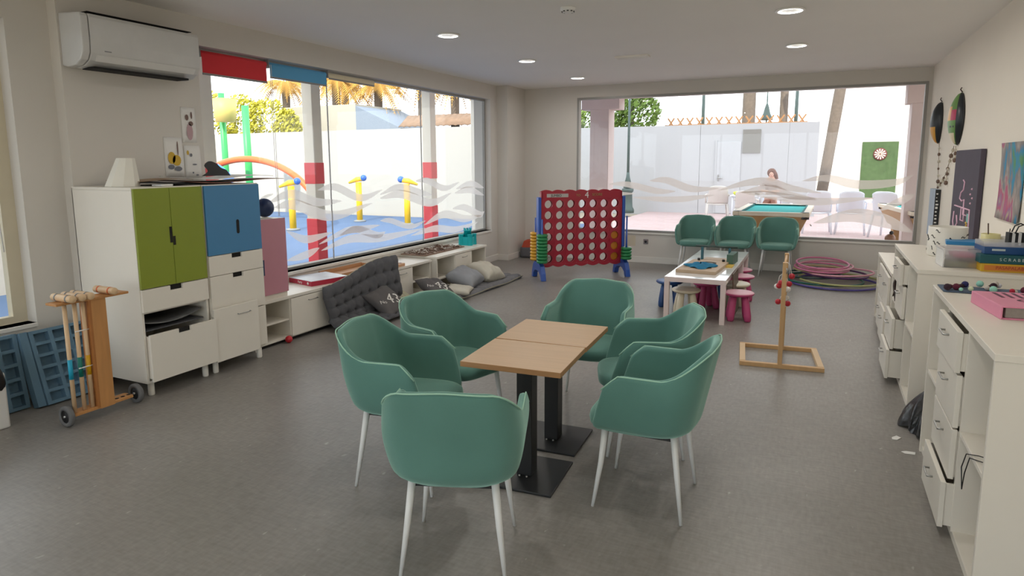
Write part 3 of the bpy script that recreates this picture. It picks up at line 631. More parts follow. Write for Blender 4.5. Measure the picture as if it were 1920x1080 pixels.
def cushion(loc, rot, w, d, h, mat, lab, seed=0, pr=None, grp='scatter cushions on the floor mats'):
    t = thing('cushion', lab, 'cushion', loc, 0, grp, rot)
    b = B(); random.seed(seed); ph = [random.uniform(0, 6) for _ in range(4)]
    for sg in (1, -1):
        def P(u, v):
            a, c = 2*u - 1, 2*v - 1
            pin = 1 - .10 * (1 - abs(a)**2) * abs(c)**3 ; pin2 = 1 - .10 * (1 - abs(c)**2) * abs(a)**3
            z = max(0, (1 - a**4)) ** .55 * max(0, (1 - c**4)) ** .55
            wr = .06 * sin(7*a + ph[0] + 2*c) * sin(5*c + ph[1]) + .03 * sin(13*c + ph[2] + 3 * a)
            return (w/2 * a * pin2, d/2 * c * pin, sg * h/2 * z * (1 + wr * 1.6))
        b.grid(P, 26, 26)
    bmesh.ops.remove_doubles(b.bm, verts=b.bm.verts, dist=.0005)
    b.build('cushion_cover', mat, t)
    if pr:
        m = Matrix.Translation((0, 0, 0)) @ pr
        for tx, sz, nm, off in (('43', .19, 'printed_number', (0, 0, 0)), ('No', .06, 'printed_prefix', (-.155, -.05, 0))):
            o = text(tx, sz, .0, nm, PRINT, t, Matrix()); bm_ = bmesh.new(); bm_.from_mesh(o.data)
            bmesh.ops.triangulate(bm_, faces=bm_.faces); bmesh.ops.subdivide_edges(bm_, edges=bm_.edges, cuts=2)
            for v_ in bm_.verts:
                q = m @ Matrix.Translation(off) @ v_.co; a, c = max(-.98, min(.98, q.x/(w/2))), max(-.98, min(.98, q.y/(d/2)))
                z_ = max(0, (1 - a**4)) ** .55 * max(0, (1 - c**4)) ** .55; wr = .06 * sin(7*a + ph[0] + 2*c) * sin(5*c + ph[1]) + .03 * sin(13*c + ph[2] + 3 * a)
                v_.co = Vector((q.x, q.y, h/2 * z_ * (1 + wr*1.6) + .0035))
            bm_.to_mesh(o.data); bm_.free()
    return t
cushion((-4.155, 5.56, .165), (radians(10), radians(38), radians(12)), .40, .42, .13, PILD, 'dark grey cushion printed 43 leaning on the propped mat', 1, Matrix.Translation((.04, .03, .063)) @ Matrix.Rotation(radians(62), 4, 'Z') @ Matrix.Scale(1, 4))
cushion((-4.28, 6.02, .11), (0, radians(30), radians(5)), .26, .24, .10, M('olive_cream_wool', (.40, .38, .27), .9, var=.25, scale=30, bump=.6, bscale=60), 'small olive cream woolly cushion between the two mats', 9)
cushion((-4.10, 6.46, .155), (radians(-8), radians(26), radians(-14)), .38, .40, .13, PILD, 'dark grey cushion printed 43 lying against the bench door', 2, Matrix.Translation((.05, .02, .064)) @ Matrix.Rotation(radians(62), 4, 'Z'))
cushion((-3.95, 6.76, .095), (0, radians(6), radians(20)), .32, .38, .09, PILC, 'flat cream cushion half under the dark printed cushion', 3)
cushion((-4.085, 7.16, .17), (radians(4), radians(20), radians(8)), .40, .46, .21, PILG, 'plump light grey crumpled cushion in the middle of the far mat', 4)
cushion((-4.06, 7.68, .17), (radians(-6), radians(24), radians(-4)), .40, .50, .20, PILC, 'large cream cushion at the far end of the floor mat', 5)
# orange toy bag in the corner
t = thing('toy_bag', 'orange and black toy bag in the back left corner', 'bag', (-4.50, 10.20, 0), .2)
B().box(-.17, .17, -.12, .12, 0, .20).build('bag_body', M('grey_mesh_bag', (.12, .12, .13), .8), t, bevel=.04, seg=3)
b = B(); b.prism([(-.17, .12), (-.10, .30), (.12, .33), (.18, .20), (.05, .13), (-.03, .10)], -.11, .11, 'xz').build('orange_flap', M('orange_red_fabric', (.50, .07, .03), .7), t, bevel=.015, seg=2)

# ---------------------------------------------------------------- croquet trolley
t = thing('croquet_trolley', 'wooden croquet trolley on two wheels beside the tall green cabinet', 'trolley', (-4.22, 2.52, 0))
PIN = PINE
B().box(-.055, .055, -.25, .21, .785, .800).build('top_rack', PIN, t, bevel=.002)
b = B(); b.box(-.045, .045, -.20, .185, .062, .080); b.build('bottom_rack', PIN, t, bevel=.002)
B().box(-.05, .05, -.055, -.040, .07, .785).build('side_board', M('red_brown_board', (.38, .15, .04), .5, var=.2), t, bevel=.001)
B().box(.035, .05, -.04, .055, .06, .785).build('front_board', PIN, t, bevel=.001)
B().box(-.05, .035, .04, .055, .06, .785).build('side_board', PIN, t, bevel=.001)
for z in (.60, .36): B().tube([(.03, -.14, z), (.03, -.05, z)], .004, 8).build('wire_hoop', PAPER, t)
B().tube([(0, -.23, .065), (0, .245, .065)], .006, 10).build('axle', STEEL, t)
b = B()
for k, y in enumerate((.09, .13, .17)): b.lathe([(0, .0802), (.013, .0802), (.013, .0812), (0, .0812)], (.015, y, 0), 12)
b.build('mallet_holes', DARK, t, kind='stuff')
for y in (-.225, .235):
    wh = thing_ = bpy.data.objects.new('wheel', None); COL.objects.link(wh); wh.parent = t; wh.location = (0, y, .068)
    mm = Matrix.Rotation(radians(90), 4, 'X')
    B(mm).lathe([(.042, -.014), (.062, -.016), (.068, -.010), (.068, .010), (.062, .016), (.042, .014), (.042, -.014)], n=36).build('tyre', M('grey_rubber', (.13, .13, .13), .7), wh)
    B(mm).lathe([(0, -.011), (.050, -.011), (.050, .011), (0, .011)], n=36).build('wheel_disc', BLACKP, wh)
    B(mm).lathe([(0, -.020), (.007, -.020), (.007, .020), (0, .020)], n=14).build('hub_nut', STEEL, wh)
# mallets
def mallet(y, lab, bandc, handle=True, dx=0):
    m = thing('croquet_mallet', lab, 'mallet', (-4.22 + dx, 2.52 + y, .801), group='croquet mallets on the trolley')
    h = B(Matrix.Rotation(radians(90), 4, 'Y')).lathe([(0, -.10), (.0215, -.10), (.0235, -.095), (.0235, .095), (.0215, .10), (0, .10)], (-.024, 0, 0), 24).build('head', BEECHH, m)
    for q in (-.055, .055):
        B(Matrix.Rotation(radians(90), 4, 'Y')).lathe([(.024, -.007), (.0245, -.007), (.0245, .007), (.024, .007)], (-.024, 0, q), 24).build('head_band', bandc[0], h)
    if handle:
        B().tube([(0, 0, 0), (.0, 0, -.72)], .0125, 14).build('handle', BEECHH, m)
        B().tube([(.0, 0, -.37), (.0, 0, -.50)], .0131, 14).build('handle_band', bandc[1], m)
gb = M('grey_band', (.2, .2, .2), .5)
mallet(-.185, 'croquet mallet with cyan handle band, leftmost on the trolley', (gb, M('cyan_band', (.01, .33, .50), .5)), dx=.02)
mallet(-.125, 'croquet mallet with dark green handle band, second on the trolley', (gb, M('green_band', (.0, .16, .12), .5)), dx=.02)
mallet(-.073, 'croquet mallet with yellow handle band, third on the trolley', (gb, M('yellow_band', (.62, .33, .0), .5)), dx=.02)
mallet(.09, 'croquet mallet with red-orange head band, alone at right of the rack', (M('orange_band', (.65, .13, .03), .5), M('orange_band', (.65, .13, .03), .5)), handle=False)

# foam panels
def foam(y0, y1, h, tilt, x, rows, cols, lab, rz=0):
    t = thing('foam_panel', lab, 'foam panel', (x, y0, 0), 0, 'blue foam panels leaning under the near window', rot=(0, -tilt, rz))
    b = B(); W = y1 - y0; bt = .05
    b.box(-.012, 0, 0, W, 0, h)
    for k in range(cols + 1):
        y = (W - .026) * k / cols; b.box(0, bt, y, y + .026, 0, h)
    for k in range(rows + 1):
        z = (h - .022) * k / rows; b.box(0, bt - .001, .001, W - .001, z, z + .022)
    b.build('waffle_slab', FOAM, t)
foam(2.44, 2.83, .52, radians(17), -4.73, 6, 3, 'blue waffle foam panel behind the croquet mallets')
foam(2.385, 2.435, .52, radians(16), -4.745, 6, 1, 'blue foam panel seen edge-on between the two wider ones')
foam(2.04, 2.38, .51, radians(9), -4.83, 5, 3, 'blue waffle foam panel behind the bin with the black liner')
foam(1.60, 2.03, .50, radians(7), -4.86, 5, 3, 'blue foam panel farthest left behind the white bin')
# bin
t = thing('waste_bin', 'white waste bin with a black liner at the left edge', 'bin', (-4.65, 1.89, 0), radians(0))
b = B(); b.prism([(-.11, -.25), (.11, -.25), (.11, .25), (-.11, .25)], 0, .36); b.build('bin_body', M('white_bin_plastic', (.66, .65, .62), .45), t, bevel=.012)
b = B(); random.seed(5)
def liner(u, v):
    a = 2*pi*u; k = 1 + .06 * sin(7*a + 3*v) + .04 * sin(13*a)
    prof = [(.135, .235), (.150, .30), (.145, .37), (.13, .43), (.09, .475), (.0, .49)]
    q = v * 5; i = min(4, int(q)); f_ = q - i; r = prof[i][0]*(1-f_) + prof[i+1][0]*f_; z = prof[i][1]*(1-f_) + prof[i+1][1]*f_
    e = .5
    x = math.copysign(abs(cos(a))**e, cos(a)) * r * k; y = math.copysign(abs(sin(a))**e, sin(a)) * (r + .09 * min(1, r/.1)) * k
    return (x, y, z + .012 * sin(5*a) * (1 - v))
b.grid(liner, 64, 18, closed_u=True); b.build('liner', BAG, t)

# ================================================================ CONNECT-FOUR GAME
dA = Vector((.758, .652, 0)); nA = Vector((.652, -.758, 0))
GM = Matrix(((dA.x, nA.x * -1, 0, -3.55), (dA.y, nA.y * -1, 0, 8.336), (0, 0, 1, 0), (0, 0, 0, 1)))   # local x along the board, y away from camera
t = thing('four_in_a_row_game', 'giant red four-in-a-row board on blue feet, in front of the back corner', 'game'); t.matrix_world = GM
def game_plate(yv):
    b = B(); x0, x1, z0, z1 = .045, 1.225, .205, 1.135; nc, nr = 7, 6; cw, rh = (x1-x0)/nc, (z1-z0)/nr; R = .058; K = 24
    def plate(y):
        for i in range(nc):
            for j in range(nr):
                cx, cz = x0 + cw*(i+.5), z0 + rh*(j+.5); inner, outer = [], []
                for k in range(K):
                    a = 2*pi*k/K; ca, sa = cos(a), sin(a); m = min(cw/2/max(abs(ca), 1e-6), rh/2/max(abs(sa), 1e-6))
                    inner.append(b.v((cx + R*ca, y, cz + R*sa))); outer.append(b.v((cx + m*ca, y, cz + m*sa)))
                for k in range(K): b.f([inner[k], inner[(k+1)%K], outer[(k+1)%K], outer[k]])
                # collar around each hole
                rim = [b.v((cx + R*.99*cos(2*pi*k/K), y + (.012 if y < yv else -.012), cz + R*.99*sin(2*pi*k/K))) for k in range(K)]
                for k in range(K): b.f([inner[k], inner[(k+1)%K], rim[(k+1)%K], rim[k]])
    plate(yv - .035); plate(yv + .035); return b
game_plate(0).build('perforated_board', REDP, t, recalc=False)
b = B()
def scal(z, sgn):
    top = []
    for k in range(57): top.append((.02 + 1.23*k/56, z + sgn*(.008 + .026*abs(sin(7*pi*k/56)) )))
    return top
up = scal(1.225, 1); b.prism(up[::-1] + [(.02, 1.13), (1.25, 1.13)], -.037, -.030, 'xz'); b.prism(up[::-1] + [(.02, 1.13), (1.25, 1.13)], .030, .037, 'xz')
lo = scal(.195, -1); b.prism(lo + [(1.25, .21), (.02, .21)], -.037, .037, 'xz')
b.box(.02, .047, -.037, .037, .19, 1.23).box(1.223, 1.25, -.037, .037, .19, 1.23)
for i in range(1, 7): b.box(.045 + 1.18/7*i - .005, .045 + 1.18/7*i + .005, -.030, .030, .20, 1.22)
b.build('board_frame', REDP, t, bevel=.003)
B().box(.10, .42, -.0385, -.0365, 1.155, 1.205).build('label_plate', M('pale_label', (.45, .42, .40), .5), t)
text('JUMBO', .050, .001, 'lettering', BLACKP, t, Matrix.Translation((.24, -.0395, 1.178)) @ Matrix.Rotation(radians(90), 4, 'X'))
text('4', .125, .001, 'lettering', PAPER, t, Matrix.Translation((.70, -.0395, 1.180)) @ Matrix.Rotation(radians(90), 4, 'X'), 'white numeral on the red board')
text('TO', .045, .001, 'lettering', M('olive_print', (.30, .26, .08), .5), t, Matrix.Translation((.57, -.0395, 1.178)) @ Matrix.Rotation(radians(90), 4, 'X'))
text('SCORE', .050, .001, 'lettering', M('olive_print', (.30, .26, .08), .5), t, Matrix.Translation((.86, -.0395, 1.185)) @ Matrix.Rotation(radians(90), 4, 'X'))
for sx, s in ((-1, -.005), (1, 1.275)):
    B().box(s - .022, s + .022, -.055, .055, .20, 1.16).build('side_post', BLUEP, t, bevel=.012, seg=3)
    b = B(); b.prism([(-.245, 0), (-.175, 0), (-.15, .07), (-.08, .115), (0, .125), (.08, .115), (.15, .07), (.175, 0), (.245, 0), (.22, .10), (.17, .20), (.10, .24), (-.10, .24), (-.17, .20), (-.22, .10)], s - .035, s + .035, 'yz')
    b.build('foot', BLUEP, t, bevel=.008)
    for y in (-.155, .155): B().tube([(s, y, .20), (s, y, .86 if sx < 0 else .88)], [.016, .011], 12).build('peg', BLUEP, t)
disc0 = None
def disc_mesh(mat):
    b = B(); b.lathe([(.022, -.019), (.066, -.022), (.078, -.013), (.078, .013), (.066, .022), (.022, .019), (.022, -.019)], n=32)
    return b
DISC = {}
def ORD(k, n): return 'lowest' if k == 0 else 'topmost' if k == n-1 else ['second', 'third', 'fourth', 'fifth', 'sixth', 'seventh', 'eighth'][k-1] + ' from bottom'
def disc(loc, mat, lab, grp, rot=(0, 0, 0)):
    if mat.name not in DISC:
        o = disc_mesh(mat).build('game_disc', mat, None); DISC[mat.name] = o
    else:
        o = DISC[mat.name].copy(); COL.objects.link(o)
    o.matrix_world = GM @ Matrix.Translation(loc) @ (Matrix.Rotation(rot[0], 4, 'X')); tag(o, lab, 'game disc', grp); return o
for k in range(9): disc((-.005, .155, .268 + .0455*k), YELP, ORD(k, 9) + ' amber yellow ring on the left rear peg of the red game', 'amber yellow rings stacked on the left rear peg')
for k in range(9): disc((-.005, -.155, .268 + .0455*k), GRNP, ORD(k, 9) + ' green ring on the left front peg of the red game', 'green rings stacked on the left front peg')
for k in range(4): disc((1.275, -.155, .268 + .0455*k), GRNP, ORD(k, 4) + ' green ring on the right front peg of the red game', 'green rings stacked on the right front peg')
cx = .045 + 1.18/7*6.5
def solid_disc(z, lab):
    o = B().lathe([(0, -.012), (.050, -.014), (.066, -.010), (.066, .010), (.050, .014), (0, .012)], n=28)
    for q in range(6): pass
    o = o.build('game_disc', M('ochre_disc_plastic', (.55, .20, .02), .4), None); o.matrix_world = GM @ Matrix.Translation((cx, 0, z)) @ Matrix.Rotation(radians(90), 4, 'X'); tag(o, lab, 'game disc', 'ochre discs dropped in the rightmost column')
for z, l in ((.2825, 'ochre disc in the lowest hole of the rightmost column'), (.4375, 'ochre disc second from the bottom in the rightmost column'), (.5925, 'ochre disc third from the bottom in the rightmost column')): solid_disc(z, l)

# ================================================================ WHITE LOW TABLES AND STOOLS
def lack(x0, x1, y0, y1, h, lab):
    t = thing('low_table', lab, 'table', ((x0+x1)/2, (y0+y1)/2, 0), 0, 'low white play tables in line')
    a, c = (x1-x0)/2, (y1-y0)/2
    o = B().box(-a, a, -c, c, h - .05, h).build('tabletop', [LACK, LACKT], t, bevel=.002)
    for p in o.data.polygons:
        if p.normal.z > .5: p.material_index = 1
    for sx in (-1, 1):
        for sy in (-1, 1): B().box(sx*a - (0 if sx < 0 else .05), sx*a + (.05 if sx < 0 else 0), sy*c - (0 if sy < 0 else .05), sy*c + (.05 if sy < 0 else 0), 0, h - .05).build('leg', LACK, t, bevel=.001)
lack(-1.415, -.800, 6.66, 8.30, .462, 'nearer low white table holding the wooden game board')
lack(-1.415, -.800, 8.31, 8.92, .462, 'farther low white table beyond the thin seam')
def stool(x, y, mat, tmat, lab, rz=0, h=.30):
    t = thing('kids_stool', lab, 'stool', (x, y, 0), rz, 'round plastic kids stools around the low table')
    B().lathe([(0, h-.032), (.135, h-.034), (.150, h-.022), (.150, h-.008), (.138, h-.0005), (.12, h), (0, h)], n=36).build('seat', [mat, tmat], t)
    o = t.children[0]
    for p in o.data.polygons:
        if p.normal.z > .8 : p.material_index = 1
    for k in range(4):
        a = pi/4 + k*pi/2; ca, sa = cos(a), sin(a)
        B().tube([(ca*.075, sa*.075, h-.03), (ca*.095, sa*.095, h*.6), (ca*.115, sa*.115, .06), (ca*.120, sa*.120, .012), (ca*.12, sa*.12, 0)], [.030, .035, .038, .034, .024], 16).build('leg', mat, t)
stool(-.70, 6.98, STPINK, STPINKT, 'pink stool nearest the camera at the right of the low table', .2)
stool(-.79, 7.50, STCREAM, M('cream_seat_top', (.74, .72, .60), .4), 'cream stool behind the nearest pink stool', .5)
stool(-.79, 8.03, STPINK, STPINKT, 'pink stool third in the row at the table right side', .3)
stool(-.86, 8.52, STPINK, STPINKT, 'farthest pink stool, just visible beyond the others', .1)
stool(-1.235, 6.93, STCREAM, M('beige_seat_top', (.66, .58, .46), .4), 'beige stool pushed under the near end of the low table', .35)
stool(-1.10, 7.42, STPINK, STPINK, 'pink stool tucked under the low table behind the beige one', .6)
stool(-1.50, 7.35, BLUEP if False else M('dark_blue_plastic', (.015, .06, .20), .4), M('dark_blue_plastic', (.015, .06, .20), .4), 'dark blue stool at the left side of the low table', .2)
stool(-1.12, 8.0, M('dark_blue_plastic', (.015, .06, .20), .4), M('dark_blue_plastic', (.015, .06, .20), .4), 'dark blue stool under the middle of the low table', .7)
B().box(-.012, .0, -.22, .22, 0, .46).build('leaning_board', M('dark_brown_board', (.12, .08, .05), .5), bevel=.002, loc=(-.755, 7.32, .0), rot=(0, radians(-3), 0), label='dark brown thin board standing between the low table and stools', cat='board')
t = thing('wooden_game_board', 'square wooden board game lying on the near low table', 'board game', (-1.13, 7.35, .462), radians(-3))
B().box(-.21, .21, -.40, .42, 0, .035).build('board', M('tan_plywood', (.46, .34, .23), .55, var=.08), t, bevel=.003)
b = B(); b.lathe([(.055, .0352), (.085, .0352), (.085, .040), (.055, .040), (.055, .0352)], (0.02, .18, 0), 30); b.build('dark_ring', M('dark_ink', (.05, .045, .04), .6), t)
for x in (-.13, .15): B().lathe([(0, .035), (.016, .035), (.016, .06), (0, .062)], (x, .36, 0), 12).build('peg', BLACKP, t)
b = B(); random.seed(4)
def cloth(u, v):
    a = 2*pi*u; r = .02 + .115 * v * (1 + .25*sin(3*a) + .12*sin(7*a)); return (r*cos(a)*1.15, r*sin(a), .040 + .040*(1-v)**.5 + .010*sin(5*a + 6*v))
b.grid(cloth, 40, 10, closed_u=True); b.build('crumpled_cloth', M('petrol_blue_cloth', (.01, .17, .32), .75), None, solid=.003, loc=(-1.14, 7.22, .462), rot=(0, 0, .2), label='crumpled petrol blue cloth lying on the wooden board game', cat='cloth')
t = thing('tabletop_stand', 'small dark green goal-like stand at the far side of the low table', 'toy', (-1.08, 8.0, .462), radians(-3))
for x in (-.17, .15): B().box(x - .014, x + .014, -.018, .018, 0, .16).build('upright', M('dark_teal_paint', (.02, .10, .13), .5), t, bevel=.002)
B().tube([(-.25, 0, .168), (.24, 0, .168)], .012, 12).build('crossbar', M('dark_green_metal', (.03, .06, .05), .4), t)
B().box(.17, .24, -.30, .04, 0, .12).build('side_panel', M('dark_sage_board', (.06, .13, .10), .6), t, bevel=.002)
B().box(-.16, .20, -.02, .18, 0, .008).build('base_board', M('tan_plywood', (.46, .34, .23), .55), t)
B().box(-.06, .06, -.10, .10, 0, .012).build('yellow_card', M('mustard_card', (.60, .42, .08), .6), loc=(-.90, 7.60, .462), label='mustard yellow card beside the wooden board game', cat='card')

# ================================================================ LADDER TOSS STAND
t = thing('ladder_toss_stand', 'wooden ladder-toss frame with long rectangular foot in mid floor', 'game stand', (-.2305, 5.715, 0), radians(6))
for q in ((-.315, .315, -.30, -.262, .0, .034), (-.315, .315, .262, .30, .0, .034)): B().box(*q).build('base_rail', PINEL, t, bevel=.002)
for q in ((-.315, -.270, -.262, .262, .0, .036), (.270, .315, -.262, .262, .0, .036)): B().box(*q).build('base_rail', M('pale_pine2', (.64, .46, .27), .5), t, bevel=.002)
for x, y in ((-.012, -.281), (.034, .281)): B().box(x - .016, x + .016, y - .019, y + .019, .03, .86).build('upright', PINEL, t, bevel=.002)
for z in (.84, .70, .56): B().tube([(-.012, -.28, z), (.034, .28, z)], .010, 10).build('rung', PINEL, t)
B().tube([(0, -.31, .82), (.004, -.305, .80), (.004, -.305, .775)], .006, 8).build('metal_hook', STEEL, t)
RB = M('red_ball_paint', (.45, .015, .03), .35); WB = M('white_ball_paint', (.80, .78, .74), .35)
def bola(p, mat, lab):
    (x, y, z, dz1, dx1, dz2, dx2) = p
    m = Matrix.Translation((-.2305, 5.715, 0)) @ Matrix.Rotation(radians(7.5), 4, 'Z')
    q = m @ Vector((x, y, z)); t = thing('bola', lab, 'bola', q, 0, 'red and white bolas hanging on the ladder rungs')
    for dx, dz in ((dx1, dz1), (dx2, dz2)):
        B().sphere((dx, 0, -dz), .024, n=14).build('ball', mat, t)
    B().tube([(dx1, 0, -dz1), (dx1*.6, 0, -.01), (0, 0, .012), (dx2*.6, 0, -.01), (dx2, 0, -dz2)], .003, 6).build('cord', PAPER, t)
bola((0, -.20, .84, .10, .042, .16, -.035), RB, 'red bola hanging from the top rung, near the post front')
bola((0, -.05, .70, .07, -.036, .05, .040), RB, 'red bola hanging from the middle rung')
bola((0, .08, .70, .12, .045, .10, -.040), WB, 'white bola hanging from the middle rung')
bola((0, -.12, .56, .05, -.042, .06, .030), RB, 'red bola hanging from the lowest rung')
bola((0, .10, .56, .06, .040, .11, .035), WB, 'white bola hanging from the lowest rung')

# ================================================================ HOOPS
hc = {'pink': (.62, .20, .34), 'rose': (.70, .34, .42), 'green': (.01, .12, .09), 'olive': (.42, .44, .18), 'purple': (.10, .03, .14), 'violet': (.09, .07, .30), 'dark': (.03, .06, .06), 'sand': (.50, .40, .22)}
hoops = [(.235, 9.62, .018, .555, 'violet', 0, 0, 'violet hoop at the very bottom of the pile'), (.10, 9.70, .040, .50, 'green', .0, .01, 'dark green hoop spreading left at the pile bottom'), (.30, 9.64, .062, .50, 'olive', .0, .0, 'olive yellow hoop spreading right near the pile bottom'), (-.02, 9.80, .085, .36, 'dark', .0, -.02, 'blackish green hoop at the left of the pile'),
         (.24, 9.84, .11, .42, 'purple', 0, .03, 'dark purple hoop in the middle of the pile'), (.30, 9.78, .14, .42, 'rose', -.02, -.04, 'large rose hoop shifted right in the pile'), (.06, 9.84, .155, .33, 'sand', 0, .0, 'sand coloured hoop inside the pink ones'), (.08, 9.82, .18, .34, 'pink', .05, .03, 'strong pink hoop, third from the top'), (.13, 9.86, .205, .34, 'rose', .06, -.02, 'rose hoop, second from the top'), (.09, 9.84, .24, .33, 'pink', .10, .02, 'pink hoop topmost of the pile')]
for x, y, z, r, c, rx, ry, l in hoops:
    b = B(); b.tube([(r*cos(2*pi*k/64), r*sin(2*pi*k/64), 0) for k in range(64)], .013, 10, closed=True)
    b.build('hula_hoop', M('hoop_' + c, hc[c], .35, var=.08), None, loc=(x, y, z), rot=(rx, ry, 0), label=l, cat='hoop', group='hula hoops piled under the back window')

# socket
t = thing('wall_socket', 'small steel wall socket low under the back window', 'socket', (-2.53, YB, .35))
B().box(-.04, .04, -.012, 0, -.04, .04).build('plate', STEEL, t, bevel=.004)
B(frame_m((0, -.013, 0), (1, 0, 0), (0, 0, 1))).lathe([(0, 0), (.020, 0), (.020, .001), (0, .001)], n=20).build('socket_hole', BLACKP, t)
B().box(-2.88, -2.70, YB - .004, YB, .27, .44).build('wall_patch', M('beige_cover', (.60, .54, .42), .7), label='beige square cover plate left of the steel socket', cat='cover plate')

# ================================================================ RIGHT SIDE: shelving cabinets
def shelving(y0, y1, xf, top, cols, lab, mid):
    """cols: from the near end, (y0, y1, kind)"""
    t = thing('shelving_cabinet', lab, 'cabinet', (0, 0, 0), group=None)
    B().box(xf - .004, 1.262, y0 - .004, y1 + .004, top - .028, top).build('worktop', WHITE, t, bevel=.002)
    b = B(); b.box(xf, 1.26, y0, y0 + .020, 0, top - .028).box(xf, 1.26, y1 - .020, y1, 0, top - .028).box(xf + .01, 1.26, y0 + .02, y1 - .02, .0, .035).box(1.245, 1.26, y0, y1, 0, top - .03)
    for k, (a, c, kind) in enumerate(cols):
        if k: b.box(xf + .004, 1.25, a - .010, a + .010, .03, top - .028)
        if kind == 'open': b.box(xf + .004, 1.25, a + .01, c - .01, mid - .010, mid + .010)
    b.build('carcass', [WHITE], t, bevel=.0015)
    return t
tN = shelving(2.745, 4.17, .60, .967, [(2.765, 3.215, 'open'), (3.215, 3.70, 'drawers'), (3.70, 4.15, 'open')], 'white shelving cabinet nearest the camera on the right, with pink book on top', .485)
def drawer(t, xf, y0, y1, z0, z1, out):
    d = B().box(xf - out - .018, xf - out + .003, y0, y1, z0, z1).build('drawer', WHITE, t, bevel=.002)
    if out >= 0:
        B().box(xf - out, xf + .3, y0 + .008, y0 + .020, z0 + .008, z1 - .008).box(xf - out, xf + .3, y1 - .020, y1 - .008, z0 + .008, z1 - .008).box(xf - out, xf + .3, y0 + .02, y1 - .02, z0 + .008, z0 + .016).build('drawer_box', WHITE, d)
    m = (y0 + y1) / 2; x = xf - out - .018; zh = z1 - (z1-z0) * .32
    B().tube([(x, m - .05, zh), (x - .022, m - .05, zh), (x - .022, m + .05, zh), (x, m + .05, zh)], .0045, 8).build('handle', STEEL, d)
drawer(tN, .60, 3.222, 3.700, .745, .925, .016)
drawer(tN, .60, 3.222, 3.694, .50, .735, .004)
drawer(tN, .60, 3.222, 3.694, .265, .492, .004)
drawer(tN, .60, 3.200, 3.690, .045, .255, .030)
tM = shelving(4.80, 6.23, .60, .957, [(4.82, 5.28, 'open'), (5.28, 5.74, 'drawers'), (5.74, 6.21, 'open')], 'white shelving cabinet in the middle of the right wall, stacked with games', .50)
drawer(tM, .60, 5.29, 5.73, .76, .915, .03)
drawer(tM, .60, 5.29, 5.73, .515, .752, .004)
drawer(tM, .60, 5.36, 5.84, .27, .50, .05)
drawer(tM, .60, 5.36, 5.86, .045, .262, .07)
tT = shelving(6.30, 7.75, .60, .69, [(6.32, 6.78, 'drawers'), (6.78, 7.25, 'drawers'), (7.25, 7.73, 'open')], 'lower white cabinet farthest along the right wall, near the hoops', .35)
drawer(tT, .60, 6.33, 6.77, .36, .65, .004); drawer(tT, .60, 6.33, 6.77, .05, .35, .02)
drawer(tT, .60, 6.79, 7.24, .36, .65, .004); drawer(tT, .60, 6.79, 7.24, .05, .35, .004)
# dark bag poking from far bay
b = B(); b.grid(lambda u, v: (.585 + .10*u + .02*sin(6*v), 6.0 - .22 * v, .55 + .16 * sin(pi * v) ** .6 * (1 - .6*u) + .01*sin(20*u)), 10, 16)
b.build('dark_folder', M('dark_brown_leather', (.035, .02, .018), .5), solid=.006, label='dark brown folder sticking out of the middle cabinet far bay', cat='folder')
# near bay contents
t = thing('bottle', 'grey teardrop bottle on the open shelf of the nearest cabinet', 'bottle', (.70, 2.84, .4965))
B().lathe([(0, 0), (.040, .002), (.052, .03), (.045, .07), (.022, .12), (.010, .16), (.007, .19), (0, .192)], n=24).build('bottle_body', M('smoky_grey_glass', (.10, .11, .10), .2), t)
B().tube([(.68, 2.86, .52), (.62, 2.93, .505), (.588, 2.97, .49), (.582, 3.0, .42), (.584, 2.97, .34), (.582, 2.94, .42), (.59, 2.92, .495), (.64, 2.86, .505), (.70, 2.90, .505)], .0022, 8).build('cord', BLACKP, label='black knotted cord hanging over the nearest cabinet shelf', cat='cord')
b = B(); b.box(.63, .70, 2.80, 2.86, .4965, .51); b.build('blue_packet', M('navy_blue_print', (.03, .05, .16), .4), bevel=.003, loc=(.0, -.025, 0), label='small navy packet on the shelf beside the grey bottle', cat='packet')
b = B(Matrix.Translation((.80, 2.98, .28)) @ Matrix.Rotation(radians(75), 4, 'Y')); b.lathe([(0, -.14), (.02, -.14), (.02, .14), (0, .14)], n=16)
b.build('paper_roll', PAPER, loc=(0, 0, -.2225), label='white paper roll lying in the lower bay of the nearest cabinet', cat='paper roll')
# bag and scraps on the floor
random.seed(11); b = B()
def bagf(u, v):
    a = 2*pi*u; r = (.13 + .03*sin(3*a) + .018*sin(9*a + 5*v)) * (1 - v ** 2.2 * .75) ; return (r*cos(a)*.85 - .06*(1-v), r*sin(a)*1.2, .015 + .26*v + .015*sin(6*a+4*v))
b.grid(bagf, 48, 14, closed_u=True); b.build('bin_bag', BAG, loc=(.72, 4.49, 0), label='small black plastic bag on the floor between the two shelving cabinets', cat='bag')
for (x, y, a, l) in ((.547, 4.10, .3, 'torn white paper scrap on the floor by the nearest cabinet'), (.50, 4.30, 1.2, 'smaller paper scrap on the floor nearer the black bag')):
    B().prism([(-.03, -.012), (.02, -.02), (.035, .01), (-.01, .022), (-.04, .012)], .001, .003).build('paper_scrap', PAPER, loc=(x, y, 0), rot=(0, 0, a), label=l, cat='paper scrap', group='paper scraps on the floor')

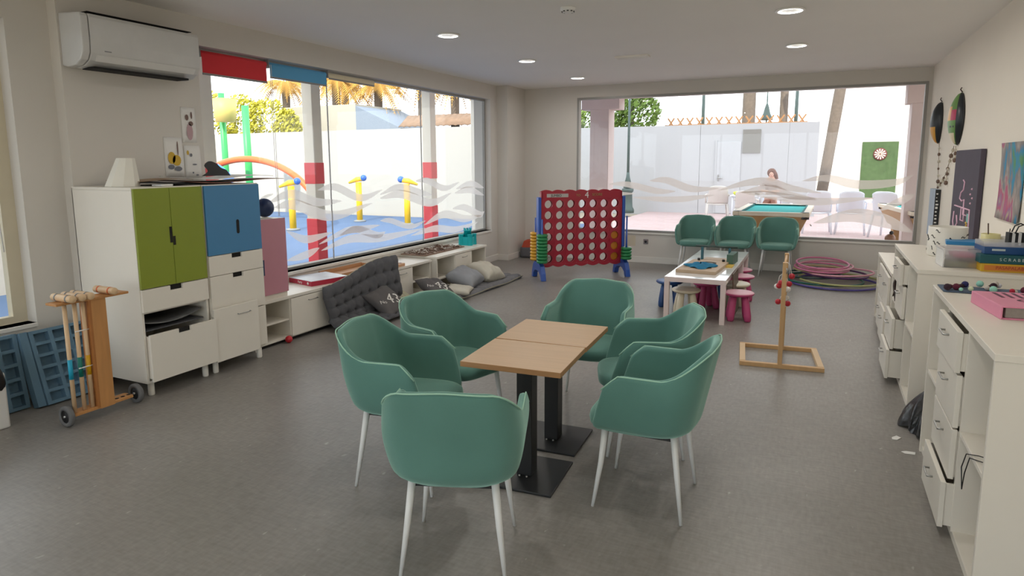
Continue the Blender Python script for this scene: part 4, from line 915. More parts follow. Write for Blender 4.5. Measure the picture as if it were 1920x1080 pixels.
# on the near cabinet
t = thing('pompom_cloth', 'grey-blue cloth with coloured pompoms on the nearest cabinet', 'cloth', (.93, 4.045, .967))
b = B(); b.grid(lambda u, v: (-.315 + .63*u, -.115 + .20*v + .03*(1-u), .004 + .004*sin(12*u) * sin(7*v)), 20, 8); b.build('cloth', M('slate_felt', (.07, .10, .15), .9), t, solid=.005)
random.seed(21); pc = [(.55, .5, .45), (.10, .01, .03), (.45, .02, .05), (.03, .01, .02), (.02, .02, .10), (.60, .65, .45), (.30, .60, .50), (.6, .6, .65)]
for k in range(26):
    x, y = random.uniform(-.30, .29), random.uniform(-.09, .10); r = random.choice([.010, .013, .018]); c = random.randrange(8)
    B().sphere((x, y, .009 + r), r, n=10).build('pompom', M('pompom_%s' % 'abcdefgh'[c], pc[c], .9), t)
t = thing('pink_journal', 'thick pink hardcover journal on the nearest cabinet', 'book', (.93, 3.60, .967), radians(7))
B().box(-.20, .25, -.20, .14, .006, .052).build('page_block', M('greyish_pages', (.30, .27, .24), .8, var=.15, scale=60), t, bevel=.002)
b = B(); b.box(-.215, .27, -.215, .15, .052, .058).box(-.215, .27, -.215, .15, 0, .006).box(-.222, -.214, -.215, .15, 0, .058)
b.build('cover', M('rose_pink_cover', (.68, .24, .36), .45), t, bevel=.003)
b = B()
for k in range(6): b.box(-.15 + .038*k, -.135 + .038*k, .0, .12, .0585, .0592)
b.build('cover_stripes', M('dark_maroon_print', (.10, .03, .06), .6), t, kind='stuff')
B().lathe([(.045, .0585), (.055, .0585), (.055, .0592), (.045, .0592), (.045, .0585)], (-.04, -.06, 0), 28, sx=1.3, sy=.7).build('cover_oval', M('dark_maroon_print', (.10, .03, .06), .6), t)
B().tube([(.06, -.01, .064), (.20, -.02, .064)], .006, 8).build('pen', BLACKP, t)

# on the middle cabinet
MT = .957
t = thing('patterned_pot', 'white cylindrical pot with black line pattern on the middle cabinet', 'pot', (.86, 5.58, MT))
B().lathe([(0, 0), (.118, 0), (.122, .01), (.122, .215), (.116, .215), (.112, .02), (0, .02)], n=40).build('pot_body', M('ceramic_cream', (.72, .69, .62), .4), t)
random.seed(8); b = B()
for k in range(46):
    a, z = random.uniform(0, 2*pi), random.uniform(.02, .20); L = random.uniform(.08, .30); dz = random.uniform(-.02, .02)
    b.tube([(.1225*cos(a + L*q), .1225*sin(a + L*q), z + dz*q + .008*sin(6*q)) for q in [i/6 for i in range(7)]], .0028, 5)
b.build('line_pattern', BLACKP, t, kind='stuff')
t = thing('storage_box', 'clear plastic box with pink and green contents on the middle cabinet', 'box', (.87, 5.07, MT), radians(4))
b = B()
for q in ((-.125, .125, -.10, -.097, .0, .115), (-.125, .125, .097, .10, 0, .115), (-.125, -.122, -.10, .10, 0, .115), (.122, .125, -.10, .10, 0, .115), (-.125, .125, -.10, .10, 0, .003), (-.135, .135, -.11, .11, .115, .122)): b.box(*q)
b.build('clear_shell', CLEARP, t)
B().box(-.125, -.118, -.10, .10, .0, .122).build('end_panel', PAPER, t, bevel=.001)
for q, c in (((-.06, .10, -.085, .08, .068, .09), ('magenta_item', (.45, .02, .12))), ((-.10, .02, -.085, .05, .004, .04), ('olive_item', (.20, .20, .08))), ((.02, .11, -.08, .08, .004, .03), ('amber_item', (.60, .38, .03))), ((-.08, .06, -.05, .08, .045, .062), ('grey_item', (.30, .26, .25)))): B().box(*q).build('content', M(*c, .5), t, bevel=.003)
t = thing('book', 'bright blue book behind the clear storage box', 'book', (.98, 5.42, MT), radians(-6))
B().box(-.15, .15, -.10, .10, .0, .11).build('pages', PAPER, t); b = B(); b.box(-.153, .153, -.103, .103, .11, .135).box(-.153, .153, -.103, .103, -.0, .006); b.build('cover', M('cyan_blue_cover', (.02, .22, .50), .4), t, bevel=.002)
YB0 = M('mustard_box', (.60, .36, .02), .5); TB = M('dark_teal_box', (.005, .085, .10), .45); BB = M('deep_blue_box', (.01, .07, .22), .4)
t = thing('board_game_box', 'yellow and orange game box at the bottom of the stack', 'box', (1.09, 5.02, MT), radians(3))
B().box(-.155, .165, -.14, .14, 0, .052).build('box_body', YB0, t, bevel=.002); B().box(-.14, .165, -.1415, -.14, .010, .042).build('orange_band', M('orange_band2', (.60, .20, .03), .5), t)
text('PASAPALABRA', .028, .0005, 'side_lettering', M('brick_red_print', (.35, .04, .02), .5), t, frame_m((.01, -.1420, .027), (1, 0, 0), (0, 0, 1)))
t = thing('board_game_box', 'dark teal word game box in the middle of the stack', 'box', (1.09, 5.03, MT + .053), radians(3))
B().box(-.165, .165, -.15, .15, 0, .052).build('box_body', TB, t, bevel=.002)
text('S C R A B B L E', .026, .0005, 'side_lettering', M('pale_grey_print', (.55, .62, .60), .5), t, frame_m((.02, -.1510, .026), (1, 0, 0), (0, 0, 1)))
t = thing('board_game_box', 'smaller deep blue game box on top of the stack', 'box', (1.08, 5.03, MT + .106), radians(5))
B().box(-.13, .14, -.10, .10, 0, .045).build('box_body', BB, t, bevel=.002)
B().box(-.09, -.02, -.1015, -.10, .022, .034).build('side_label', M('pale_grey_print', (.55, .62, .60), .5), t)
B().box(.09, .14, -.1015, -.10, .01, .038).build('side_patch', M('dark_maroon_print', (.10, .03, .06), .6), t)
t = thing('pencil_tray', 'clear shallow tray on top of the deep blue game box', 'tray', (1.08, 5.04, MT + .152), radians(5))
b = B(); b.box(-.13, .13, -.09, .09, 0, .003).box(-.13, .13, -.09, -.087, 0, .03).box(-.13, .13, .087, .09, 0, .03).box(-.13, -.127, -.09, .09, 0, .03).box(.127, .13, -.09, .09, 0, .03); b.build('tray', CLEARP, t)
t = thing('cup', 'small pale yellow cup holding a dark pencil', 'cup', (1.06, 5.30, MT + .0), 0)
B().lathe([(0, 0), (.05, 0), (.055, .20), (.050, .20), (.046, .02), (0, .02)], n=24).build('cup_body', M('pale_yellow_ceramic', (.68, .62, .30), .4), t)
B().tube([(0, 0, .03), (-.02, 0, .27)], .004, 8).build('pencil', M('dark_pencil', (.08, .04, .02), .5), t)
t = thing('cup', 'small white cup holding a pen, right of the yellow one', 'cup', (1.16, 5.34, MT), 0)
B().lathe([(0, 0), (.045, 0), (.05, .18), (.046, .18), (.042, .02), (0, .02)], n=24).build('cup_body', PAPER, t)
B().tube([(0, 0, .03), (.012, 0, .235)], .003, 8).build('pen', BLACKP, t)
t = thing('striped_tote', 'small black and white striped bag with black handles', 'bag', (1.17, 5.05, MT + .152 + .0), radians(6))
b = B(); b2 = B()
for k in range(9): (b if k % 2 else b2).box(-.075 + .0165*k, -.0585 + .0165*k, -.03, .03, .003, .085)
b2.build('black_stripes', BLACKP, t, kind='stuff'); b.build('white_stripes', PAPER, t, kind='stuff')
for y in (-.03, .03): B().tube([(-.045, y, .08), (-.03, y, .125), (0, y, .14), (.03, y, .125), (.045, y, .08)], .004, 8).build('handle', BLACKP, t)
# right-edge grey frame
B().box(1.245, 1.28, 4.66, 4.98, .985, 1.60).build('picture_frame', M('dark_grey_frame', (.06, .06, .065), .5), bevel=.004, label='dark grey frame at the right photo edge behind the games', cat='frame')

# on the right wall
t = thing('canvas_painting', 'dark grey canvas with pink and yellow line drawing on the right wall', 'painting', (1.235, 6.815, .842))
B().box(0, .04, 0, 1.145, 0, .905).build('canvas', M('dark_violet_grey_canvas', (.075, .062, .085), .8, var=.15, scale=3), t, bevel=.004)
PK = M('pink_chalk_line', (.80, .50, .62), .7); YK = M('yellow_chalk_dots', (.70, .45, .10), .7); GK = M('mint_chalk', (.20, .45, .40), .7)
def line(pts, mat, nm='painted_line'): return B().tube([(-.003, a, c) for a, c in pts], .007, 6).build(nm, mat, t)
line([(.62, .62), (.55, .60), (.57, .53), (.68, .50), (.72, .44), (.62, .42), (.50, .44), (.50, .30), (.35, .30)], PK)
line([(.95, .36), (.60, .36), (.22, .36), (.20, .15), (.30, .05), (.55, .05), (.62, .0 + .02)], PK)
line([(.60, .36), (.60, .24), (.46, .24), (.46, .36)], PK)
line([(.52, .18), (.36, .18), (.36, .09), (.52, .09), (.52, .18)], PK)
line([(.95, .30), (.97, .20), (.86, .10), (.90, .03)], PK)
line([(.80, .27), (.74, .20), (.82, .16), (.76, .10)], PK)
b = B()
for k in range(9): b.sphere((-.002, .28 + .02*(k % 3), .06 + .022*k), .012, n=8)
b.build('yellow_dots', YK, t, kind='stuff')
b = B()
for (a, c) in ((.20, .55), (.25, .50), (.16, .47), (.22, .42)): b.sphere((-.002, a, c), .010, n=8)
b.build('pink_dots', PK, t, kind='stuff')
B().box(-.002, .0, .26, .34, .24, .32).build('mint_patch', GK, t)
t = thing('canvas_painting', 'pale blue canvas with black lettered edge near the back window', 'painting', (1.222, 8.97, .75))
B().box(0, .055, 0, .41, 0, .56).build('canvas', M('pale_blue_canvas', (.46, .53, .62), .8, var=.25, scale=3), t, bevel=.003)
B().box(.002, .055, -.002, 0, 0, .56).build('painted_edge', BLACKP, t)
b = B(); random.seed(2)
for k in range(12): b.box(.012, .012 + random.uniform(.01, .028), -.004, -.002, .04 + .042*k, .04 + .042*k + random.uniform(.01, .025))
b.build('edge_marks', PAPER, t, kind='stuff')
t = thing('abstract_poster', 'unframed multicoloured abstract poster on the right wall', 'poster', (1.277, 5.60, 1.20))
def abstract():
    m = bpy.data.materials.new('abstract_print'); m.use_nodes = True; nt = m.node_tree; b = nt.nodes['Principled BSDF']; b.inputs['Roughness'].default_value = .7
    tc = nt.nodes.new('ShaderNodeTexCoord'); mp = nt.nodes.new('ShaderNodeMapping'); mp.inputs['Scale'].default_value = (1, 1.5, .9); mp.inputs['Rotation'].default_value = (.5, 0, 0)
    n = nt.nodes.new('ShaderNodeTexNoise'); n.inputs['Scale'].default_value = 3.2; n.inputs['Detail'].default_value = 3; n.inputs['Distortion'].default_value = .3
    r = nt.nodes.new('ShaderNodeValToRGB'); e = r.color_ramp; e.elements[0].position = .30; e.elements[0].color = (.10, .28, .10, 1); e.elements[1].position = .72; e.elements[1].color = (.62, .58, .20, 1)
    for p, c in ((.40, (.02, .25, .45)), (.46, (.22, .20, .19)), (.53, (.38, .33, .30)), (.58, (.45, .08, .16)), (.65, (.30, .15, .28))): x = e.elements.new(p); x.color = c + (1,)
    nt.links.new(tc.outputs['Object'], mp.inputs['Vector']); nt.links.new(mp.outputs[0], n.inputs['Vector']); nt.links.new(n.outputs['Fac'], r.inputs[0]); nt.links.new(r.outputs[0], b.inputs['Base Color']); return m
b = B(); b.grid(lambda u, v: (-.004 - .010*abs(2*v-1)**3, .66*u, .58*v), 8, 12); b.build('poster_sheet', abstract(), t, solid=.0015)
# masks on the wall
def mask(y, z, L, W, lab, cols, rx=0):
    t = thing('wall_mask', lab, 'mask', (1.275, y, z), 0, 'painted masks hung on the right wall')
    def P(u, v): # curved shell bulging from the wall
        a = (u - .5) * pi; q = sin(pi * v) ** .65; return (-.10 * cos(a) * q ** .8 - .004, W/2 * sin(a) * q, L * (v - .5))
    mats = [M('painted_green', (.12, .26, .06), .4, var=.1)] + [M(*c[4], .4) for c in cols]
    b = B(); nu, nv = 25, 31; g = b.grid(P, nu, nv)
    b.bm.faces.index_update(); k = 0
    for f_ in b.bm.faces:
        u, v = (k // (nv-1) + .5)/(nu-1), (k % (nv-1) + .5)/(nv-1); k += 1
        for m_, (u0, u1, v0, v1, c) in enumerate(cols):
            if u0 <= u <= u1 and v0 <= v <= v1: f_.material_index = m_ + 1
    b.build('mask_shell', mats, t, solid=.004)
    b = B(); b.tube([P(0.0, v/30) for v in range(1, 30)], .009, 8); b.tube([P(1.0, v/30) for v in range(1, 30)], .009, 8); b.build('mask_rim', BLACKP, t)
    B().tube([(.0, 0, L/2), (-.02, 0, L/2 + .03), (-.01, 0, L/2 + .05)], .006, 8).build('wall_hook', M('dark_hook', (.08, .05, .04), .4), t)
OR = ('painted_orange', (.65, .32, .04)); MG = ('painted_magenta', (.45, .04, .10)); CR = ('painted_cream', (.70, .60, .40)); BK = ('painted_black', (.015, .02, .025))
mask(8.18, 2.075, .54, .44, 'larger painted mask, green orange and pink with black half', [(.26, .36, .55, .62, BK), (.24, .30, .33, .38, BK), (.35, .41, .33, .38, BK), (.36, .60, .48, .74, OR), (.22, .36, .46, .68, MG), (.24, .60, .04, .22, CR), (.19, .215, .10, .9, CR), (0, .19, 0, 1, BK)])
mask(9.45, 2.10, .50, .30, 'smaller dark painted mask with yellow lower face', [(.28, .42, .20, .32, MG), (.22, 1, 0, .40, OR), (.20, 1, .40, 1, BK), (0, .22, 0, 1, BK)])
def beads(pts, lab, n):
    t = thing('bead_string', lab, 'bead string', pts[0], 0, 'bead strings hanging below the wall masks')
    P = [Vector(p) - Vector(pts[0]) for p in pts]; c = catmull(P, 8); B().tube(c, .003, 6).build('thread', M('brown_thread', (.25, .18, .12), .8), t); random.seed(n)
    for k in range(n):
        p = c[int((k + 1) * (len(c) - 1) / n)]; B().sphere(p, random.choice([.012, .016, .020]), sz=1.3, n=10).build('bead', M('bead_brown', (.16, .10, .07), .4) if k % 2 else M('bead_pale', (.60, .55, .45), .4), t)
beads([(1.262, 9.30, 1.86), (1.262, 9.25, 1.72), (1.262, 9.20, 1.55), (1.262, 9.15, 1.40), (1.262, 9.12, 1.33)], 'bead string hanging from the smaller mask', 8)
beads([(1.262, 8.30, 1.80), (1.262, 8.45, 1.68), (1.262, 8.62, 1.52), (1.262, 8.85, 1.42), (1.262, 9.02, 1.36)], 'slanting bead string hanging from the larger mask', 9)
beads([(1.262, 8.20, 1.80), (1.262, 8.19, 1.72), (1.262, 8.195, 1.65)], 'short bead string under the larger mask', 4)
beads([(1.262, 8.55, 1.60), (1.262, 8.57, 1.50), (1.262, 8.60, 1.40)], 'short bead string at the middle of the slanting one', 4)

# ================================================================ OUTDOORS
def brickish(name, c1, c2, cm, sc, w=.5, h=.5, mortar=.01, rough=.8):
    m = bpy.data.materials.new(name); m.use_nodes = True; nt = m.node_tree; b = nt.nodes['Principled BSDF']; b.inputs['Roughness'].default_value = rough
    tc = nt.nodes.new('ShaderNodeTexCoord'); br = nt.nodes.new('ShaderNodeTexBrick'); br.inputs['Color1'].default_value = c1 + (1,); br.inputs['Color2'].default_value = c2 + (1,); br.inputs['Mortar'].default_value = cm + (1,)
    br.inputs['Scale'].default_value = sc; br.inputs['Mortar Size'].default_value = mortar; br.inputs['Brick Width'].default_value = w; br.inputs['Row Height'].default_value = h
    nt.links.new(tc.outputs['Object'], br.inputs['Vector']); nt.links.new(br.outputs['Color'], b.inputs['Base Color']); return m
PATIO = brickish('pink_patio_tiles', (.50, .37, .37), (.46, .34, .33), (.50, .42, .42), 1.6)
SPLASH = M('blue_splash_pad_paint', (.065, .125, .25), .7, var=.12, scale=.6)
OWALL = M('white_render', (.72, .72, .70), .9, var=.04, scale=.7)
OWALL2 = M('white_fence_render', (.50, .505, .52), .9, var=.03, scale=.7)
PINKR = M('pale_pink_render', (.66, .56, .54), .9, var=.05)
CREMR = M('cream_render', (.84, .78, .66), .9, var=.05)
SB('patio_floor', PATIO, (-5.2, 14, 10.6, 40, -.12, -.02))
SB('splash_floor', SPLASH, (-17.5, -5.2, -6, 16.6, -.12, -.02))
SB('ground', M('dry_ground', (.42, .36, .28), .95, var=.15, scale=.5), (-60, 60, -40, 80, -.3, -.125))
SB('wall_splash', M('splash_wall_render', (.40, .40, .385), .9, var=.04, scale=.7), (-34, -9.2, 16.7, 16.95, -.12, 2.68), (-9.3, -9.1, 16.95, 21.5, -.12, 2.68))
SB('wall_patio', OWALL2, (-9.1, -3.56, 21.5, 21.7, -.12, 2.80), (-3.55, -.935, 21.5, 21.7, -.12, 2.80), (-.93, -.12, 21.5, 21.7, -.12, 2.80))
SB('wall_far_building', OWALL, (-.66, 14, 33, 34, -.12, 11))
SB('upper_shade_block', OWALL, (-5.2, 12, -3.0, 10.6, 3.35, 15))  # unseen tall block, added to throw shade over patio and fence
SB('trim_porch_back', PINKR, (-5.4, 4, 12.9, 13.3, 2.93, 3.35), (-5.4, 4, 10.6, 12.9, 3.10, 3.35))
SB('trim_porch_left', PINKR, (-7.1, -6.7, -6, 13.3, 3.05, 3.35), (-6.7, -5.2, -6, 13.3, 3.10, 3.35))
SB('wall_side_yard', CREMR, (-9.6, -9.4, -5, 5.6, -.12, 2.6))
# porch pillars
BANDR = M('red_pillar_padding', (.88, .08, .09), .6, var=.06)
def pillar(x, y, wdt, lab, red, mat, capm=None, h=3.08):
    t = thing('porch_pillar', lab, 'pillar', (x, y, -.02), group='square porch pillars')
    q = wdt/2; B().box(-q, q, -q, q, 0, h).build('shaft', mat, t, bevel=.01)
    if red:
        B().box(-q-.008, q+.008, -q-.008, q+.008, 0, .84).build('red_padding', BANDR, t, bevel=.008); B().box(-q-.006, q+.006, -q-.006, q+.006, 1.36, 1.67).build('red_band', BANDR, t, bevel=.004)
    if capm: B().box(*capm).build('capital', mat, t, bevel=.01)
PILM = M('greyed_white_render', (.88, .80, .66), .9, var=.05)
pillar(-6.85, 5.60, .19, 'red-banded pillar at the left end of the window', True, PILM)
pillar(-6.85, 7.50, .19, 'red-banded pillar right of the yellow spray post and orange arch', True, PILM)
pillar(-6.85, 10.68, .19, 'red-banded pillar toward the right of the left window', True, PILM)
pillar(-6.85, 12.80, .34, 'plain cream pillar at the far right of the left window', False, CREMR)
pillar(-4.16, 13.10, .40, 'pinkish pillar at the left end of the back window', False, PINKR, (-.38, .42, -.23, .17, 2.72, 2.95), 2.95)
pillar(1.52, 13.10, .40, 'mauve pillar at the right end of the back window', False, PINKR, (-.28, .40, -.23, .17, 2.62, 2.95), 2.95)
# door in the patio fence
d1 = thing('door_1', None, None, (-3.02, 21.5, 0)); d1['kind'] = 'structure'
B().box(0, .72, -.03, 0, 0, 2.25).build('door_leaf', M('white_door_paint', (.52, .53, .55), .6), d1, bevel=.004)
B().box(-.05, 0, -.04, 0, 0, 2.30).build('door_frame', OWALL2, d1)
B().tube([(.06, -.03, 1.12), (.06, -.08, 1.12), (.20, -.08, 1.12)], .018, 8).build('door_handle', STEEL, d1)
B().box(.04, .09, -.035, -.03, 1.02, 1.22).build('lock_plate', STEEL, d1)
B().box(-.26, .26, -.03, 0, -.36, .36).build('wall_panel', M('taupe_panel', (.26, .25, .23), .8), loc=(-2.00, 21.5, 1.96 + .30), label='taupe rectangular panel fixed to the white patio fence', cat='panel')
# turf board with dartboard
t = thing('turf_board', 'green artificial turf board on the far white wall', 'board', (2.29, 32.97, 0), radians(0))
B().box(-.70, .70, -.06, 0, 0.0, 2.47).build('turf', M('green_turf', (.060, .108, .045), .95, var=.35, scale=6, bump=.4), t)
t = thing('dartboard', 'round dartboard with cream and dark red segments on the green turf', 'dartboard', (2.30, 32.90, 1.93))
mm = Matrix.Rotation(radians(90), 4, 'X')
B(mm).lathe([(0, 0), (.27, 0), (.27, .04), (0, .04)], n=40).build('board_disc', M('dark_maroon_board', (.12, .03, .03), .7), t)
for k in range(12):
    a0, a1 = 2*pi*k/12, 2*pi*(k+.5)/12
    B(mm).prism([(.035*cos(a0), .035*sin(a0)), (.22*cos(a0), .22*sin(a0)), (.225*cos((a0+a1)/2), .225*sin((a0+a1)/2)), (.22*cos(a1), .22*sin(a1)), (.035*cos(a1), .035*sin(a1))], .041, .046).build('segment', M('cream_segment', (.75, .68, .58), .7), t)
t = bpy.data.objects['dartboard']

# foliage
def leaves(name, mat, parent, clumps, n, size, seed):
    random.seed(seed); b = B()
    for _ in range(n):
        c, r = random.choice(clumps); d = Vector([random.gauss(0, 1) for _ in range(3)]).normalized() * random.uniform(.55, 1) ** .5
        p = Vector(c) + Vector((d.x*r[0], d.y*r[1], d.z*r[2])); a = Vector([random.gauss(0, 1) for _ in range(3)]).normalized(); e = a.orthogonal().normalized(); s_ = size * random.uniform(.6, 1.3); g = a.cross(e)
        b.f([b.v(p - e*s_), b.v(p - g*s_*.45), b.v(p + e*s_), b.v(p + g*s_*.45)])
    return b.build(name, mat, parent, recalc=False)
HEDG = M('yellow_green_leaves', (.46, .43, .04), .7, var=.45, scale=14)
TREEG = M('fresh_green_leaves', (.17, .27, .05), .7, var=.45, scale=14)
GOLD = M('golden_palm_fronds', (.50, .28, .05), .7, var=.35, scale=10)
TRUNK = M('palm_bark', (.15, .125, .105), .95, var=.3, scale=12, bump=.6, bscale=30)
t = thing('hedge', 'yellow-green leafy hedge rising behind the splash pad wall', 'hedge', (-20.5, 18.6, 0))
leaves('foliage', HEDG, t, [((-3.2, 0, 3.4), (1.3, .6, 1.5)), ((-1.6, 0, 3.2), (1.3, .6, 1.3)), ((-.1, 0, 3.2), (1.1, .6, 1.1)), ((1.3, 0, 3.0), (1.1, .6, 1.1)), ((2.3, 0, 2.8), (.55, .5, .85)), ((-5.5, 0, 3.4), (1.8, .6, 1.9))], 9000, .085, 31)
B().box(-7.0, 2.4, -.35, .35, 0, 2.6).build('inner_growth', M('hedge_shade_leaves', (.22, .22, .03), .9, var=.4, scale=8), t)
t = thing('tree', 'fresh green leafy tree behind the left end of the patio fence', 'tree', (-6.3, 23.3, 0))
leaves('foliage', TREEG, t, [((-.3, 0, 3.9), (.9, .7, 1.0)), ((.3, 0, 3.4), (.75, .6, .7)), ((-1.2, 0, 3.2), (1.0, .6, .7)), ((-2.6, 0, 3.0), (.9, .5, .8)), ((.2, 0, 4.6), (.7, .6, .7))], 5000, .09, 32)
B().tube([(0, 0, 0), (.05, 0, 2), (0, 0, 3.8)], [.12, .10, .05], 10).build('trunk', TRUNK, t)
def palm(x, y, h, R, n, lab, mat=GOLD, seed=1, tr=.17, lean=0, droop=1.0, th=None):
    t = thing('palm_tree', lab, 'palm tree', (x, y, 0), group='palm trees beyond the walls'); random.seed(seed)
    B().tube([(lean*k/8, 0, h*k/8) for k in range(9)], [tr*(1.08 - .1*k/8 + .03*(k % 2)) for k in range(9)], 14).build('trunk', TRUNK, t)
    b = B()
    for k in range(n):
        a = 2*pi*k/n + random.uniform(-.2, .2); el = random.uniform(-.3, 1.0); L = R*random.uniform(.8, 1.15); P = []
        for i in range(13):
            s_ = i/12; rr = L*s_*cos(el*.6); P.append(Vector((lean + rr*cos(a), rr*sin(a), h + L*(.55*el*s_ - droop*.75*s_*s_))))
        b.tube(P, [.02*(1 - .8*i/12) for i in range(13)], 5, cap=False)
        for i in range(1, 13):
            d = (P[i]-P[i-1]).normalized(); sd = d.cross(Vector((0, 0, 1))).normalized(); ll = R*.26*sin(pi*(i/12)**.7 * .93 + .15)
            for sg in (-1, 1):
                for q in (0, .5):
                    p = P[i-1].lerp(P[i], q); tip = p + (sd*sg*.85 + d*.55 - Vector((0, 0, .45))).normalized()*ll; w_ = d*.028
                    b.f([b.v(p - w_), b.v(tip), b.v(p + w_)])
    b.build('fronds', mat, t, recalc=False)
palm(-22.0, 22.5, 5.2, 1.7, 26, 'golden palm crown above the hedge, leftmost', seed=1, droop=1.2)
palm(-18.7, 22, 5.1, 1.7, 26, 'golden palm crown above the white wall, second from left', seed=2, droop=1.3)
palm(-16.9, 22.5, 4.9, 1.7, 30, 'golden palm with spiky fronds above the blue-grey gable', seed=3, droop=1.1)
palm(-15.0, 23, 5.4, 1.6, 26, 'golden palm whose trunk shows beside the tiled roof', seed=4, tr=.22, droop=1.3)
palm(-13.2, 22.5, 4.9, 1.7, 30, 'golden palm crown directly above the tiled roof', seed=5, droop=1.2)
palm(-20.3, 24.5, 5.4, 1.8, 24, 'golden palm between the two leftmost crowns, standing farther back', seed=6, droop=1.1)
palm(-2.57, 26, 9, 1.8, 16, 'thick rough palm trunk behind the patio fence', seed=7, tr=.22)
palm(-1.39, 26.5, 9, 1.8, 16, 'slimmer palm trunk right of the hanging bell lantern', seed=8, tr=.14)
palm(.02, 28, 9.5, 1.8, 16, 'leaning smooth palm trunk in front of the far white building', seed=9, tr=.19, lean=1.0)
# houses behind the splash wall
t = thing('house', 'low white house with blue-grey gable behind the splash pad wall', 'house', (-16, 20, 0))
B().box(-3.8, -.1, 0, 3, 0, 3.85).build('cream_wall', M('warm_white_render', (.40, .385, .34), .9), t)
B().prism([(-.1, 0), (-.1, 3.78), (1.95, 2.90), (1.95, 0)], 0, 3, 'xz').build('gable_wall', M('blue_grey_render', (.19, .235, .31), .9), t)
t = thing('tiled_roof_house', 'long building with weathered brown tiled eave behind the splash wall', 'house', (-14.05, 20, 0))
B().box(0, 5.2, .2, 3, 0, 2.85).build('house_wall', OWALL, t)
b = B(); b.grid(lambda u, v: (5.3*u, -.15 + .6*v, 2.92 + .03*abs(sin(pi*u*22)) + .42*v), 133, 3); b.box(0, 5.3, .45, 3, 3.25, 3.36)
b.build('roof_tiles', M('weathered_tile', (.22, .145, .10), .9, var=.3, scale=6), t, solid=.03)
# crossed stakes
t = thing('stake_fence', 'row of crossed wooden stakes above the patio fence', 'fence', (-5.2, 24, 2.9), 0)
B().box(-.05, 4.7, -.02, .02, -.5, .06).build('rail', M('orange_stake_wood', (.55, .28, .12), .8), t)
for k in range(14):
    b = B(); x = .17 + k*.335
    b.cbox((x, 0, .12), (.05, .05, .42), ry=.6); b.cbox((x, .05, .12), (.05, .05, .42), ry=-.6); b.build('crossed_stake', M('orange_stake_wood', (.55, .28, .12), .8), t)
# lamp posts
GRN = M('grey_green_iron', (.09, .13, .12), .6)
t = thing('lamp_post', 'grey-green lamp post with broad pedestal in front of the patio fence', 'lamp post', (-5.62, 20.5, 0))
B().tube([(0, 0, .9), (0, 0, 4.6)], [.045, .035], 12).build('post', GRN, t)
B().lathe([(0, .80), (.14, .80), (.14, .84), (.07, .92), (.10, 1.0), (.06, 1.15), (.045, 1.3), (0, 1.3)], n=20).build('collar', GRN, t)
B().lathe([(0, 0), (.22, 0), (.22, .12), (.17, .20), (.15, .66), (.19, .70), (.19, .78), (.0, .80)], n=8).build('pedestal', GRN, t)
B().lathe([(0, 4.5), (.12, 4.5), (.2, 4.9), (.1, 5.1), (0, 5.15)], n=8).build('lantern', GRN, t)
for x, y, l in ((-3.95, 24.3, 'thin dark lamp post behind the crossed stakes, left'), (-.88, 24.3, 'thin dark lamp post left of the leaning palm')):
    t = thing('lamp_post', l, 'lamp post', (x, y, 0), 0, 'thin lamp posts beyond the patio fence')
    B().tube([(0, 0, 0), (0, 0, 3.3), (0, 0, 5.2)], [.075, .06, .04], 12).build('post', GRN, t); B().lathe([(0, 5.1), (.12, 5.1), (.2, 5.5), (.1, 5.7), (0, 5.75)], n=8).build('lantern', GRN, t)
t = thing('lamp_post', 'slim pole carrying a bell-shaped lantern above the patio fence', 'lamp post', (-1.83, 24.5, 0))
B().tube([(0, 0, 0), (0, 0, 4.6)], .022, 8).build('post', GRN, t)
B().lathe([(.20, 3.06), (.21, 3.10), (.12, 3.28), (.07, 3.50), (.03, 3.62), (0, 3.64)], n=20).build('bell_lantern', GRN, t)

# splash pad pieces
YP = M('yellow_spray_paint', (.80, .50, .02), .4)
def spray(x, y, h, ang, lab):
    t = thing('spray_post', lab, 'spray post', (x, y, -.02), ang, 'yellow spray posts on the splash pad')
    B().lathe([(0, 0), (.17, 0), (.17, .03), (.10, .05), (0, .05)], n=20).build('base_flange', M('grey_flange', (.22, .24, .25), .6), t)
    B().tube([(0, 0, .03), (0, 0, h)], .082, 16).build('post', YP, t)
    B().tube([(-.30, 0, h - .02), (-.05, 0, h + .08), (.16, 0, h + .10)], [.03, .07, .06], 12).build('spray_nozzle', YP, t)
    B().sphere((.16, 0, h + .12), .09, n=14).build('blue_knob', M('blue_knob_paint', (.02, .12, .50), .4), t)
spray(-11.87, 12.15, 1.10, .4, 'yellow spray post beside the foot of the orange arch')
spray(-11.84, 14.72, 1.12, .2, 'yellow spray post in the middle of the splash pad')
spray(-10.02, 14.46, 1.10, pi + .3, 'yellow spray post farthest right, its blue knob on the left')
def arch(cx, cy, W, Hh, r, mat, lab, seg=None):
    t = thing('water_arch', lab, 'arch', (cx, cy, -.02), 0, 'water arches on the splash pad')
    B().tube([(W*cos(pi*k/40), 0, Hh*sin(pi*k/40)) for k in range(41)], r, 14).build('arch_tube', mat, t)
    if seg:
        for k in seg: B().tube([(W*cos(pi*q/40), 0, Hh*sin(pi*q/40)) for q in (k, k+.5, k+1)], r*1.02, 14).build('white_ring', PAPER, t)
arch(-14.3, 13.0, 2.65, 1.78, .085, M('orange_arch_paint', (.85, .14, .03), .4), 'large orange arch curving down beside the banded pillar')
arch(-15.25, 12.2, 1.75, 1.72, .11, M('blue_arch_paint', (.03, .22, .75), .4), 'blue arch with white rings partly hidden by the cabinets', seg=(6, 8))
t = thing('spray_tower', 'green poles carrying a yellow tipping bucket left on the splash pad', 'spray tower', (-14.66, 13.6, -.02))
GP = M('green_pole_paint', (.06, .50, .14), .4)
